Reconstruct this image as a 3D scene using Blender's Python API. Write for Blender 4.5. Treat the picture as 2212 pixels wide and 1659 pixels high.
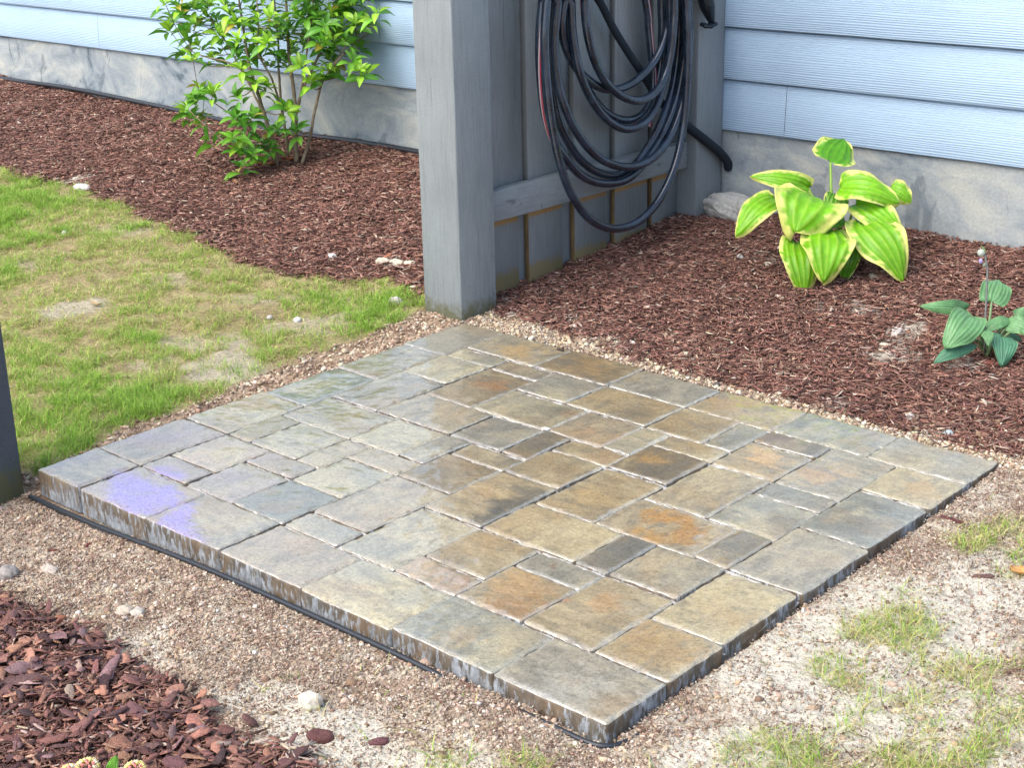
import bpy, math, numpy as np
from mathutils import Vector, Matrix
rng = np.random.default_rng(7)
scn = bpy.context.scene
for o in list(bpy.data.objects): bpy.data.objects.remove(o)

# ------------------------------------------------------------------ camera
RM = np.array([[0.743782752, 0.668083519, -0.021251556],
               [0.212046794, -0.265986176, -0.940366627],
               [-0.633895398, 0.694921409, -0.339500898]])      # rows: right, down, forward
CAM = np.array([2.82051, -2.90083, 1.27527]); FPX = 3346.49; CX, CY = 1106.0, 829.5
cd = bpy.data.cameras.new('camera'); cam = bpy.data.objects.new('camera', cd)
scn.collection.objects.link(cam); scn.camera = cam
cd.sensor_width = 36; cd.lens = FPX / 2212 * 36; cd.clip_start = 0.05; cd.clip_end = 500
M = Matrix.Identity(4)
for i in range(3):
    M[i][0] = RM[0][i]; M[i][1] = -RM[1][i]; M[i][2] = -RM[2][i]; M[i][3] = CAM[i]
cam.matrix_world = M

# ------------------------------------------------------------------ world, sun, exposure
SUN_EL, SUN_AZ = math.radians(52), math.radians(196)     # azimuth clockwise from +Y
w = bpy.data.worlds.new('World'); scn.world = w; w.use_nodes = True
nt = w.node_tree; bg = nt.nodes['Background']
sky = nt.nodes.new('ShaderNodeTexSky'); sky.sky_type = 'NISHITA'; sky.sun_disc = False
sky.sun_elevation = SUN_EL; sky.sun_rotation = SUN_AZ; sky.air_density = 0.7; sky.dust_density = 3.0; sky.ozone_density = 0.3
nt.links.new(sky.outputs[0], bg.inputs[0]); bg.inputs[1].default_value = 0.15
sd = bpy.data.lights.new('sun', 'SUN'); sun = bpy.data.objects.new('sun', sd); scn.collection.objects.link(sun)
sd.energy = .85; sd.angle = math.radians(60); sd.color = (1.0, 0.97, 0.92)
sv = Vector((math.sin(SUN_AZ) * math.cos(SUN_EL), math.cos(SUN_AZ) * math.cos(SUN_EL), math.sin(SUN_EL)))
sun.rotation_euler = sv.to_track_quat('Z', 'Y').to_euler(); sun.location = (0, 0, 10)
scn.view_settings.view_transform = 'Standard'; scn.view_settings.look = 'None'
scn.view_settings.exposure = 1.28; scn.view_settings.gamma = 1.0
scn.render.engine = 'CYCLES'

# ------------------------------------------------------------------ helpers
def S(r, g, b):
    f = lambda c: (c / 255 / 12.92) if c <= 10 else ((c / 255 + 0.055) / 1.055) ** 2.4
    return np.array([f(r), f(g), f(b)])
def ray(px, py): return RM.T @ np.array([px - CX, py - CY, FPX])
def on(px, py, ax, val):
    d = ray(px, py); return CAM + d * (val - CAM[ax]) / d[ax]
def proj(P):
    q = (np.asarray(P, float) - CAM) @ RM.T
    return q[..., 0] / q[..., 2] * FPX + CX, q[..., 1] / q[..., 2] * FPX + CY
def atdepth(px, py, P0, off=0.0):
    """point on the pixel ray at the forward depth of P0 minus off (towards camera)"""
    z = (np.asarray(P0) - CAM) @ RM[2] - off
    d = ray(px, py); return CAM + d * z / FPX

def _h(ix, iy, s):
    n = (ix * 374761393 + iy * 668265263 + s * 974634777) & 0xffffffff
    n = ((n ^ (n >> 13)) * 1274126177) & 0xffffffff
    return ((n ^ (n >> 16)) & 0xffff) / 65535.0
def vnoise(x, y, s=0):
    x = np.asarray(x, float); y = np.asarray(y, float)
    ix = np.floor(x).astype(np.int64); iy = np.floor(y).astype(np.int64); fx = x - ix; fy = y - iy
    fx = fx * fx * (3 - 2 * fx); fy = fy * fy * (3 - 2 * fy)
    a = _h(ix, iy, s); b = _h(ix + 1, iy, s); c = _h(ix, iy + 1, s); d = _h(ix + 1, iy + 1, s)
    return (a * (1 - fx) + b * fx) * (1 - fy) + (c * (1 - fx) + d * fx) * fy
def fbm(x, y, s=0, o=4):
    t = 0; a = 0.5; n = 0
    for i in range(o):
        t = t + a * vnoise(x * 2 ** i + 17.3 * i, y * 2 ** i - 9.1 * i, s + i * 7); n += a; a *= 0.5
    return t / n
def sstep(a, b, x):
    t = np.clip((x - a) / (b - a), 0, 1); return t * t * (3 - 2 * t)
def inpoly(x, y, poly):
    r = np.zeros(np.shape(x), bool); n = len(poly); j = n - 1
    for i in range(n):
        xi, yi = poly[i]; xj, yj = poly[j]
        if yi != yj:
            r ^= ((yi > y) != (yj > y)) & (x < (xj - xi) * (y - yi) / (yj - yi) + xi)
        j = i
    return r

def link(o, parent=None):
    scn.collection.objects.link(o)
    if parent is not None: o.parent = parent
    return o
def tag(o, label=None, cat=None, group=None, kind=None):
    if label: o['label'] = label
    if cat: o['category'] = cat
    if group: o['group'] = group
    if kind: o['kind'] = kind
    return o
def empty(name, loc=(0, 0, 0)):
    o = bpy.data.objects.new(name, None); o.location = loc; o.empty_display_size = 0.05; return link(o)

def mesh(name, V, F, mats, col=None, smooth=False, parent=None, mi=None, loc=None):
    """V (n,3); F list of arrays (m,k) or one; col (n,4|3) vertex colour; loc -> origin of the object"""
    V = np.asarray(V, np.float64)
    if loc is None: loc = np.zeros(3)
    if parent is not None and loc is not None:
        V = V - np.array(parent.location)
    else: V = V - np.asarray(loc)
    if not isinstance(F, list): F = [F]
    F = [np.asarray(f, np.int32) for f in F if len(f)]
    me = bpy.data.meshes.new(name)
    me.vertices.add(len(V)); me.vertices.foreach_set('co', V.ravel())
    tot = sum(f.size for f in F); nf = sum(len(f) for f in F)
    me.loops.add(tot); me.loops.foreach_set('vertex_index', np.concatenate([f.ravel() for f in F]))
    me.polygons.add(nf)
    sizes = np.concatenate([np.full(len(f), f.shape[1], np.int32) for f in F])
    st = np.concatenate([[0], np.cumsum(sizes)[:-1]]).astype(np.int32)
    me.polygons.foreach_set('loop_start', st)
    if mi is not None: me.polygons.foreach_set('material_index', np.asarray(mi, np.int32))
    if smooth: me.polygons.foreach_set('use_smooth', np.ones(nf, bool))
    me.update(calc_edges=True)
    if col is not None:
        col = np.asarray(col, np.float32)
        if col.shape[1] == 3: col = np.column_stack([col, np.ones(len(col), np.float32)])
        a = me.color_attributes.new('Col', 'FLOAT_COLOR', 'POINT'); a.data.foreach_set('color', col.ravel())
    for m in (mats if isinstance(mats, (list, tuple)) else [mats]): me.materials.append(m)
    o = bpy.data.objects.new(name, me)
    if parent is None: o.location = loc
    return link(o, parent)

def box(lo, hi):
    x0, y0, z0 = lo; x1, y1, z1 = hi
    V = np.array([[x0, y0, z0], [x1, y0, z0], [x1, y1, z0], [x0, y1, z0], [x0, y0, z1], [x1, y0, z1], [x1, y1, z1], [x0, y1, z1]], float)
    F = np.array([[0, 3, 2, 1], [4, 5, 6, 7], [0, 1, 5, 4], [1, 2, 6, 5], [2, 3, 7, 6], [3, 0, 4, 7]])
    return V, F
def bevelled(o, wd=0.003, seg=2):
    m = o.modifiers.new('bevel', 'BEVEL'); m.width = wd; m.segments = seg; m.limit_method = 'ANGLE'; m.angle_limit = math.radians(40)
    return o
def join(parts):
    Vs = []; Fs = {}; n = 0
    for V, F in parts:
        F = np.asarray(F); Vs.append(V); Fs.setdefault(F.shape[1], []).append(F + n); n += len(V)
    return np.vstack(Vs), [np.vstack(v) for v in Fs.values()]
def catmull(P, n):
    P = np.asarray(P, float); P = np.vstack([2 * P[0] - P[1], P, 2 * P[-1] - P[-2]]); out = []
    for i in range(1, len(P) - 2):
        t = np.linspace(0, 1, n, endpoint=False)[:, None]
        a, b, c, d = P[i - 1], P[i], P[i + 1], P[i + 2]
        out.append(0.5 * ((2 * b) + (c - a) * t + (2 * a - 5 * b + 4 * c - d) * t * t + (3 * b - a - 3 * c + d) * t ** 3))
    out.append(P[-2][None]); return np.vstack(out)
def tube(P, r, k=8, closed=False, cap=True, twist=0.0):
    P = np.asarray(P, float); n = len(P); r = np.broadcast_to(np.asarray(r, float), (n,))
    T = np.gradient(P, axis=0) if not closed else np.roll(P, -1, 0) - np.roll(P, 1, 0)
    T /= np.linalg.norm(T, axis=1)[:, None] + 1e-12
    N = np.zeros_like(P); u = np.array([0, 0, 1.0]) if abs(T[0][2]) < 0.9 else np.array([1.0, 0, 0])
    N[0] = u - T[0] * (u @ T[0]); N[0] /= np.linalg.norm(N[0])
    for i in range(1, n):
        v = N[i - 1] - T[i] * (N[i - 1] @ T[i]); N[i] = v / (np.linalg.norm(v) + 1e-12)
    B = np.cross(T, N)
    a = np.linspace(0, 2 * np.pi, k, endpoint=False)[None, :, None] + (twist * np.arange(n))[:, None, None] * 1.0
    V = (P[:, None] + r[:, None, None] * (np.cos(a) * N[:, None] + np.sin(a) * B[:, None])).reshape(-1, 3)
    i = np.arange(n if closed else n - 1)[:, None]; j = np.arange(k)[None]
    i2 = (i + 1) % n; j2 = (j + 1) % k
    F = np.stack([i * k + j, i * k + j2, i2 * k + j2, i2 * k + j], -1).reshape(-1, 4)
    if cap and not closed:
        c0 = len(V); V = np.vstack([V, P[0], P[-1]])
        jj = np.arange(k); e = (n - 1) * k
        F = np.vstack([F, np.stack([jj * 0 + c0, (jj + 1) % k, jj, jj], 1), np.stack([jj * 0 + c0 + 1, e + jj, e + (jj + 1) % k, e + (jj + 1) % k], 1)])
        # make the caps triangles
        q = F[:-2 * k]; t = F[-2 * k:, :3]
        return V, [q, t]
    return V, [F]
def joinm(parts):
    Vs = []; Fs = {}; n = 0
    for V, FL in parts:
        for F in FL: Fs.setdefault(F.shape[1], []).append(F + n)
        Vs.append(V); n += len(V)
    return np.vstack(Vs), [np.vstack(v) for v in Fs.values()]

# ---- materials
def mat(name, rough=0.7, base=None, attr=False, spec=0.5):
    m = bpy.data.materials.new(name); m.use_nodes = True
    nt = m.node_tree; b = nt.nodes['Principled BSDF']; b.inputs['Roughness'].default_value = rough
    b.inputs['Specular IOR Level'].default_value = spec
    if base is not None: b.inputs['Base Color'].default_value = (*base, 1)
    if attr:
        a = nt.nodes.new('ShaderNodeAttribute'); a.attribute_name = 'Col'; nt.links.new(a.outputs['Color'], b.inputs['Base Color'])
        m['attr'] = a.name
    return m, nt, b
def N(nt, t, **k):
    n = nt.nodes.new(t)
    for a, v in k.items():
        if a.startswith('i_'):
            key = a[2:].replace('_', ' '); key = int(key) if key.isdigit() else key
            n.inputs[key].default_value = v
        else: setattr(n, a, v)
    return n
def coords(nt, scale=(1, 1, 1), kind='pos'):
    if kind == 'pos': src = N(nt, 'ShaderNodeNewGeometry').outputs['Position']
    else: src = N(nt, 'ShaderNodeTexCoord').outputs['Object']
    mp = N(nt, 'ShaderNodeMapping'); mp.inputs['Scale'].default_value = scale
    nt.links.new(src, mp.inputs['Vector']); return mp.outputs[0]
def noise(nt, vec, scale=5, detail=4, rough=0.55, dist=0.0):
    n = N(nt, 'ShaderNodeTexNoise'); n.inputs['Scale'].default_value = scale; n.inputs['Detail'].default_value = detail
    n.inputs['Roughness'].default_value = rough; n.inputs['Distortion'].default_value = dist
    nt.links.new(vec, n.inputs['Vector']); return n.outputs['Fac']
def ramp(nt, fac, stops):
    r = N(nt, 'ShaderNodeValToRGB'); e = r.color_ramp.elements
    while len(e) < len(stops): e.new(0.5)
    for i, (p, c) in enumerate(stops):
        e[i].position = p; e[i].color = (*c, 1) if len(c) == 3 else c
    nt.links.new(fac, r.inputs[0]); return r.outputs[0]
def mix(nt, fac, a, b, mode='MIX'):
    m = N(nt, 'ShaderNodeMix', data_type='RGBA', blend_type=mode)
    for s, v in ((0, fac), (6, a), (7, b)):
        if hasattr(v, 'is_linked'): nt.links.new(v, m.inputs[s])
        elif s == 0: m.inputs[0].default_value = v
        else: m.inputs[s].default_value = (*v, 1)
    return m.outputs[2]
def bump(nt, b, h, strength=0.5, dist=0.002, prev=None, sock='Normal'):
    n = N(nt, 'ShaderNodeBump'); n.inputs['Strength'].default_value = strength; n.inputs['Distance'].default_value = dist
    nt.links.new(h, n.inputs['Height'])
    if prev is not None: nt.links.new(prev, n.inputs['Normal'])
    if b is not None: nt.links.new(n.outputs[0], b.inputs[sock])
    return n.outputs[0]
g3 = lambda v: (v, v, v)

# ------------------------------------------------------------------ the terrain
U = 0.078; SX, SY = 20 * U, 17 * U            # slab: x 0..1.56, y -1.326..0, top z = 0
CP = np.array([
 (-4.44, 1.25, .127), (-2.73, 1.25, .102), (-1.44, 1.25, .092), (-.04, 1.25, .088), (.23, 1.25, .084), (.72, 1.25, .100), (1.02, 1.25, .098), (2.2, 1.25, .08),
 (-4.4, .6, .06), (-2.7, .6, .045), (-1.4, .6, .03), (-.3, .6, .02), (.4, .7, .045), (1.0, .7, .04), (1.8, .7, .02),
 (-3, 0, .0), (-1.5, 0, .0), (-.4, .1, -.005), (.2, .12, 0.0), (.8, .12, -.002), (1.4, .12, -.01), (1.9, .2, -.01),
 (-1, -.7, -.012), (-.25, -.3, -.010), (-.12, -.8, -.018), (-.12, -1.2, -.035), (-1, -1.3, -.04), (-.2, -1.42, -.075),
 (.0, -1.37, -.074), (.28, -1.37, -.064), (.5, -1.37, -.047), (.87, -1.37, -.042), (1.2, -1.37, -.036), (1.42, -1.38, -.028), (1.56, -1.38, -.036), (1.64, -1.30, -.030),
 (1.62, -1.1, -.026), (1.62, -.8, -.022), (1.62, -.5, -.022), (1.62, -.2, -.014), (1.62, 0, -.010),
 (2.1, -1.0, -.03), (2.4, -.4, -.015), (1.1, -1.8, -.05), (.5, -1.7, -.06), (-.3, -1.9, -.08), (2.0, -1.7, -.04), (1.0, -2.6, -.06), (-2, -2.6, -.06), (3.5, -2, -.03), (3.5, .6, .0), (-5, -1.5, -.02)])
def _phi(r): return np.sqrt(r * r + 0.01)
_D = np.linalg.norm(CP[:, None, :2] - CP[None, :, :2], axis=2)
_W = np.linalg.solve(_phi(_D) - np.eye(len(CP)) * 0.002, CP[:, 2])
def terr0(x, y):
    x = np.asarray(x, float); y = np.asarray(y, float); sh = x.shape; xf = np.clip(x.ravel(), -5.5, 3.6); yf = np.clip(y.ravel(), -2.8, 1.3)
    z = np.zeros(len(xf))
    for i in range(0, len(xf), 60000):
        d = np.sqrt((xf[i:i + 60000, None] - CP[None, :, 0]) ** 2 + (yf[i:i + 60000, None] - CP[None, :, 1]) ** 2)
        z[i:i + 60000] = _phi(d) @ _W
    return z.reshape(sh)
def slabdist(x, y):   # distance outside the slab rectangle (negative inside)
    dx = np.maximum(-x, x - SX); dy = np.maximum(-SY - y, y)
    return np.where((dx < 0) & (dy < 0), np.maximum(dx, dy), np.hypot(np.maximum(dx, 0), np.maximum(dy, 0)))
def terr(x, y, fine=True):
    z = terr0(x, y); e = 1.0
    d = slabdist(x, y); k = sstep(0.0, 0.08, d)
    if fine:
        z = z + (fbm(np.asarray(x) * 7, np.asarray(y) * 7, 3, 4) - .5) * .03 * k + (fbm(np.asarray(x) * 45, np.asarray(y) * 45, 5, 3) - .5) * .009 * (.4 + .6 * k)
    lim = np.where(d < 0.02, -0.045, z)
    z = np.where(d < 0.0, np.minimum(z, -0.064), z)
    return z
def onterr(px, py):
    z = 0.0
    for _ in range(8):
        p = on(px, py, 2, z); z = float(terr(np.array([p[0]]), np.array([p[1]]))[0])
    return on(px, py, 2, z)

# zone polygons in picture-derived ground positions (converted once to the z=0 plane)
def gpoly(pts): return [tuple(on(a, b, 2, 0.0)[:2]) for a, b in pts]
LB = gpoly([(-420, 260), (-200, 300), (0, 372), (90, 402), (190, 422), (260, 458), (380, 500), (470, 540), (560, 578), (640, 592), (760, 612), (850, 600), (900, 640), (925, 660)])
MULCH_L = LB + [(-.03, .15), (-.03, 1.3), (-9, 1.3), (-9, .35)]
RB = gpoly([(1030, 652), (1100, 683), (1250, 730), (1400, 790), (1560, 835), (1700, 880), (1900, 925), (2050, 962), (2160, 975)])
MULCH_R = RB + [(1.72, .10), (1.95, .25), (3.2, .6), (3.2, 1.3), (-.12, 1.3), (-.12, .12)]
FB = gpoly([(-60, 1225), (0, 1250), (60, 1270), (130, 1300), (215, 1330), (250, 1385), (350, 1430), (440, 1490), (520, 1540), (590, 1570), (650, 1605), (660, 1659), (640, 1760)])
MULCH_F = FB + [(1.0, -3.0), (-1.0, -3.0), (-1.0, -2.1)]
SB = gpoly([(55, 985), (200, 925), (400, 862), (520, 805), (700, 745), (850, 692), (905, 662)])
SIDE = SB + [(0, 0), (0, -1.36), (-.3, -1.5)]
LAWN = [(-.02, .12)] + [tuple(p) for p in LB[::-1]] + [(-9, .35), (-9, -2.6), (-.9, -2.6), (-.22, -1.40)] + [tuple(p) for p in SB]
def jit(x, y, a=.05, s=0):
    return x + (fbm(x * 9, y * 9, 21 + s, 4) - .5) * a * 2, y + (fbm(x * 9 + 40, y * 9, 31 + s, 4) - .5) * a * 2
def zone(x, y):
    """0 sand, 1 mulch left, 2 mulch right, 3 bark front, 4 lawn, 5 gravelly side strip"""
    z = np.zeros(np.shape(x), int); xa, ya = jit(x, y, .05)
    z[inpoly(xa, ya, LAWN)] = 4; z[inpoly(xa, ya, SIDE)] = 5
    z[inpoly(xa, ya, MULCH_L)] = 1; z[inpoly(xa, ya, MULCH_R)] = 2; z[inpoly(xa, ya, MULCH_F)] = 3
    d = slabdist(x, y)
    z[(d < .045) & (z == 2)] = 0; z[(d < .03) & (z == 4)] = 5
    return z
# lighter dry-sand patches / sparse grass patches: (px, py, radius m, strength)
WHITE = [(1700, 1385, .20, 1.), (1610, 1600, .13, .95), (1840, 1240, .10, .6), (1990, 1330, .22, 1.), (2120, 1250, .13, .8), (2180, 1200, .10, .8), (1960, 1480, .18, .9), (2150, 1560, .16, .9), (1780, 1490, .16, .9),
         (720, 1560, .10, .95), (830, 1625, .10, 1.), (640, 1520, .08, .8), (960, 1600, .10, .7), (560, 1450, .08, .7), (290, 1330, .08, .7), (1500, 1530, .07, .5), (1900, 1100, .05, .5), (1600, 1470, .08, .5),
         (160, 660, .10, .8), (480, 785, .13, .9), (330, 770, .09, .5), (470, 735, .11, .7), (700, 690, .10, .5), (590, 700, .06, .5), (260, 500, .12, .4), (80, 560, .10, .4), (350, 600, .10, .35), (560, 640, .10, .35), (390, 730, .08, .5), (860, 570, .06, .9), (170, 400, .10, .8), (2120, 1060, .08, .5), (460, 735, .08, .7),
         (1900, 700, .06, .5), (1500, 700, .05, .4), (1930, 770, .09, .7), (1640, 590, .07, .5), (1650, 700, .05, .3), (1180, 560, .04, .3), (1770, 690, .05, .5), (2110, 820, .06, .5), (1850, 690, .07, .8), (1950, 740, .08, .95), (1900, 780, .07, .8), (1700, 600, .07, .8), (1810, 640, .06, .6), (1600, 520, .06, .6), (2070, 800, .07, .7), (1560, 650, .05, .5), (1420, 720, .05, .5), (1800, 860, .05, .7), (1700, 790, .04, .5), (1250, 690, .05, .8), (1330, 750, .05, .7), (1120, 690, .05, .9), (1080, 650, .04, .7), (2000, 930, .05, .8)]
WHITE = [(*on(a, b, 2, 0)[:2], r, s) for a, b, r, s in WHITE]
GR = [(1880, 1370, .09, 1.), (1960, 1350, .10, .9), (1830, 1330, .05, .7), (2140, 1165, .10, 1.), (2190, 1130, .10, .8), (2110, 1190, .05, .7), (1700, 1640, .12, .9), (1800, 1600, .10, .8), (1640, 1655, .08, .9), (2060, 1610, .14, 1.), (2150, 1640, .12, 1.), (1930, 1650, .12, .8),
      (1880, 1500, .07, .7), (1840, 1455, .05, .8), (1790, 1430, .04, .7), (2000, 1470, .07, .5), (2100, 1440, .08, .6), (2060, 1520, .06, .6), (2200, 1400, .07, .6), (950, 1600, .05, .6), (1000, 1640, .08, 1.), (1050, 1655, .09, 1.), (930, 1650, .06, .9), (1110, 1650, .05, .7), (890, 1590, .04, .5), (2160, 1500, .06, .6), (1500, 1658, .05, .5), (1990, 1270, .04, .4)]
GR = [(*on(a, b, 2, 0)[:2], r, s) for a, b, r, s in GR]
def blobs(x, y, B):
    xa, ya = jit(x, y, .06, 5); v = np.zeros(np.shape(x))
    for bx, by, r, s in B: v = np.maximum(v, s * (1 - sstep(.5, 1.15, np.hypot(xa - bx, ya - by) / r)))
    return v
def visible(x, y, mar=130, z=0.02):
    P = np.stack([x, y, np.full(np.shape(x), z)], -1); q = (P - CAM) @ RM[2]; px, py = proj(P)
    return (q > .3) & (px > -mar) & (px < 2212 + mar) & (py > -mar * 2) & (py < 1659 + mar)

# ground sheet: one mesh, dense where the picture sees it, out to the horizon
def axis(a, b, st, lo, hi):
    m = np.arange(a, b + st / 2, st); l = a - np.geomspace(st * 3, a - lo, 22)[::-1]; h = b + np.geomspace(st * 3, hi - b, 22)
    return np.concatenate([l, m, h])
gx = axis(-5.2, 2.9, .009, -220, 220); gy = axis(-2.35, 1.30, .009, -220, 220)
GX, GY = np.meshgrid(gx, gy, indexing='ij'); GZ = terr(GX, GY)
far = np.maximum(np.abs(GX), np.abs(GY)) > 6; GZ[far] = terr0(GX[far], GY[far])
zn = zone(GX, GY); wh = blobs(GX, GY, WHITE)
n1 = fbm(GX * 30, GY * 30, 41, 4); n2 = fbm(GX * 6, GY * 6, 43, 4)
white_s, tan_s, brown_s = S(216, 210, 194), S(200, 188, 168), S(164, 143, 123)
col = tan_s + (brown_s - tan_s) * sstep(.42, .62, n1 * .7 + n2 * .4)[..., None]
col = col + (white_s - col) * (np.clip(wh * 1.2 + (n2 - .5) * .8, 0, 1) * .9)[..., None]
mul = np.isin(zn, (1, 2, 3)); soil = S(118, 90, 79)
mc = soil + (white_s - soil) * (sstep(.3, .9, wh * (n1 + .4))[..., None] * .85)
col = np.where(mul[..., None], mc, col)
lw = S(188, 172, 132) + (S(140, 124, 86) - S(188, 172, 132)) * n1[..., None]
lw = lw + (S(200, 192, 174) - lw) * np.clip(wh * .8, 0, .65)[..., None]
col = np.where((zn == 4)[..., None], lw, col)
col = np.where((zn == 5)[..., None], S(184, 160, 136) + (S(136, 112, 92) - S(184, 160, 136)) * sstep(.4, .6, n1)[..., None], col)
nx, ny = GX.shape; idx = np.arange(nx * ny).reshape(nx, ny)
F = np.stack([idx[:-1, :-1], idx[1:, :-1], idx[1:, 1:], idx[:-1, 1:]], -1).reshape(-1, 4)
m_gr, nt, b = mat('sandy_ground', .95, attr=True, spec=.2)
v = coords(nt); att = nt.nodes[m_gr['attr']].outputs['Color']
f1 = noise(nt, v, 260, 3, .65); f2 = noise(nt, v, 90, 4, .6)
att = mix(nt, 1.0, att, (.99, 1.0, .98), 'MULTIPLY')
nt.links.new(mix(nt, 1.0, att, ramp(nt, mix(nt, .5, f1, f2), [(.34, g3(.42)), (.46, g3(.85)), (.55, g3(1.06)), (.68, g3(1.25))]), 'MULTIPLY'), b.inputs['Base Color'])
bump(nt, b, f1, .9, .005, bump(nt, None, f2, .8, .010))
g = mesh('ground', np.stack([GX, GY, GZ], -1).reshape(-1, 3), F, m_gr, col.reshape(-1, 3), smooth=True)
tag(g, kind='structure')

# ------------------------------------------------------------------ scatters (one mesh each: nobody could count them)
def rot2(a): return np.cos(a), np.sin(a)
def strips(P, L, Wd, T, yaw, pitch, roll, bend, col, name, m, st=3, curl=0., taper=.5):
    """elongated chips as bent tapering slabs: P (n,3) centres"""
    n = len(P); s = np.linspace(-1, 1, st)
    tw = np.array([(-1, 0), (1, 0), (1, 1), (-1, 1)], float)
    x = s[None, :, None] * L[:, None, None] / 2 * np.ones((1, 1, 4))
    wprof = 1 - taper * np.abs(s) ** 2
    jw = rng.uniform(.7, 1.15, (n, st, 1))
    y = tw[None, None, :, 0] * Wd[:, None, None] / 2 * wprof[None, :, None] * jw + (s ** 2)[None, :, None] * (bend * L)[:, None, None]
    z = tw[None, None, :, 1] * T[:, None, None] + (s ** 2)[None, :, None] * (curl * L)[:, None, None]
    y, z = y * np.cos(roll)[:, None, None] - z * np.sin(roll)[:, None, None], y * np.sin(roll)[:, None, None] + z * np.cos(roll)[:, None, None]
    x, z = x * np.cos(pitch)[:, None, None] - z * np.sin(pitch)[:, None, None], x * np.sin(pitch)[:, None, None] + z * np.cos(pitch)[:, None, None]
    c, sn = np.cos(yaw)[:, None, None], np.sin(yaw)[:, None, None]
    V = np.stack([x * c - y * sn, x * sn + y * c, z], -1) + P[:, None, None]
    V = V.reshape(-1, 3); k = st * 4
    f = []
    for i in range(st - 1):
        a = i * 4
        for j in range(4): f.append([a + j, a + (j + 1) % 4, a + 4 + (j + 1) % 4, a + 4 + j])
    f.append([3, 2, 1, 0]); e = (st - 1) * 4; f.append([e, e + 1, e + 2, e + 3])
    f = np.array(f); F = (np.arange(n)[:, None, None] * k + f[None]).reshape(-1, 4)
    C = np.repeat(col, k, 0)
    return mesh(name, V, F, m, C)
def pick(n, cols, wts):
    cols = np.array(cols); i = rng.choice(len(cols), n, p=np.array(wts) / sum(wts))
    return cols[i] * rng.uniform(.7, 1.3, (n, 1)) * rng.uniform(.94, 1.06, (n, 3))
def sample(x0, x1, y0, y1, n, zs):
    x = rng.uniform(x0, x1, n); y = rng.uniform(y0, y1, n)
    k = visible(x, y); x, y = x[k], y[k]; k = np.isin(zone(x + rng.normal(0, .012, len(x)), y + rng.normal(0, .012, len(x))), zs) & (slabdist(x, y) > .004); return x[k], y[k]
m_mul, nt, b = mat('wood_mulch', .8, attr=True, spec=.35)
v = coords(nt); att = nt.nodes[m_mul['attr']].outputs['Color']; f1 = noise(nt, v, 300, 3, .6)
nt.links.new(mix(nt, 1.0, att, ramp(nt, f1, [(.3, g3(.6)), (.7, g3(1.25))]), 'MULTIPLY'), b.inputs['Base Color']); bump(nt, b, f1, .6, .002)
MC = [S(136, 97, 84), S(153, 114, 98), S(118, 82, 71), S(172, 138, 120), S(90, 66, 58), S(192, 172, 152)]
def shreds(name, x, y, lo, hi, wlo, whi, kind_label, heap=.02, wts=(5, 4, 4.5, 1.9, 3, .6)):
    n = len(x); L = rng.uniform(lo, hi, n) * rng.uniform(.6, 1.15, n); Wd = rng.uniform(wlo, whi, n); T = rng.uniform(.0008, .0025, n)
    z = terr(x, y) + rng.uniform(-.002, heap, n) * (.4 + .9 * fbm(x * 14, y * 14, 77, 3))
    c = pick(n, MC, wts); dusty = blobs(x, y, WHITE) * rng.uniform(0, 1, n) > .45
    c[dusty] = c[dusty] * .4 + S(205, 195, 180) * .6
    o = strips(np.stack([x, y, z], -1), L, Wd, T, rng.uniform(0, 6.283, n), rng.normal(0, .16, n), rng.normal(0, .5, n), rng.normal(0, .05, n), c, name, m_mul, 3, taper=.6)
    return tag(o, kind='stuff')
x, y = sample(-.1, 2.4, 0.0, 1.25, 78000, [2])
k = rng.uniform(0, 1, len(x)) > blobs(x, y, WHITE) * .75; x, y = x[k], y[k]
tag(shreds('shredded_mulch', x, y, .012, .042, .0022, .0060, '', .014), 'reddish brown shredded mulch between the fence, the house wall and the patio', 'mulch')
x, y = sample(-5.4, -.02, -.2, 1.25, 150000, [1])
k = rng.uniform(0, 1, len(x)) > blobs(x, y, WHITE) * .8; x, y = x[k], y[k]
tag(shreds('shredded_mulch', x, y, .015, .045, .0026, .0070, '', .014), 'reddish brown shredded mulch bed under the shrub along the left foundation', 'mulch')
x, y = sample(-.6, 1.4, -2.4, -1.4, 60000, [3])
sh = shreds('bark_mulch', x, y, .010, .045, .002, .007, '', .014, (3, 3, 5, 1.5, 5, .8))
tag(sh, 'fine dark bark shreds in the near left mulch bed', 'mulch')

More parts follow.
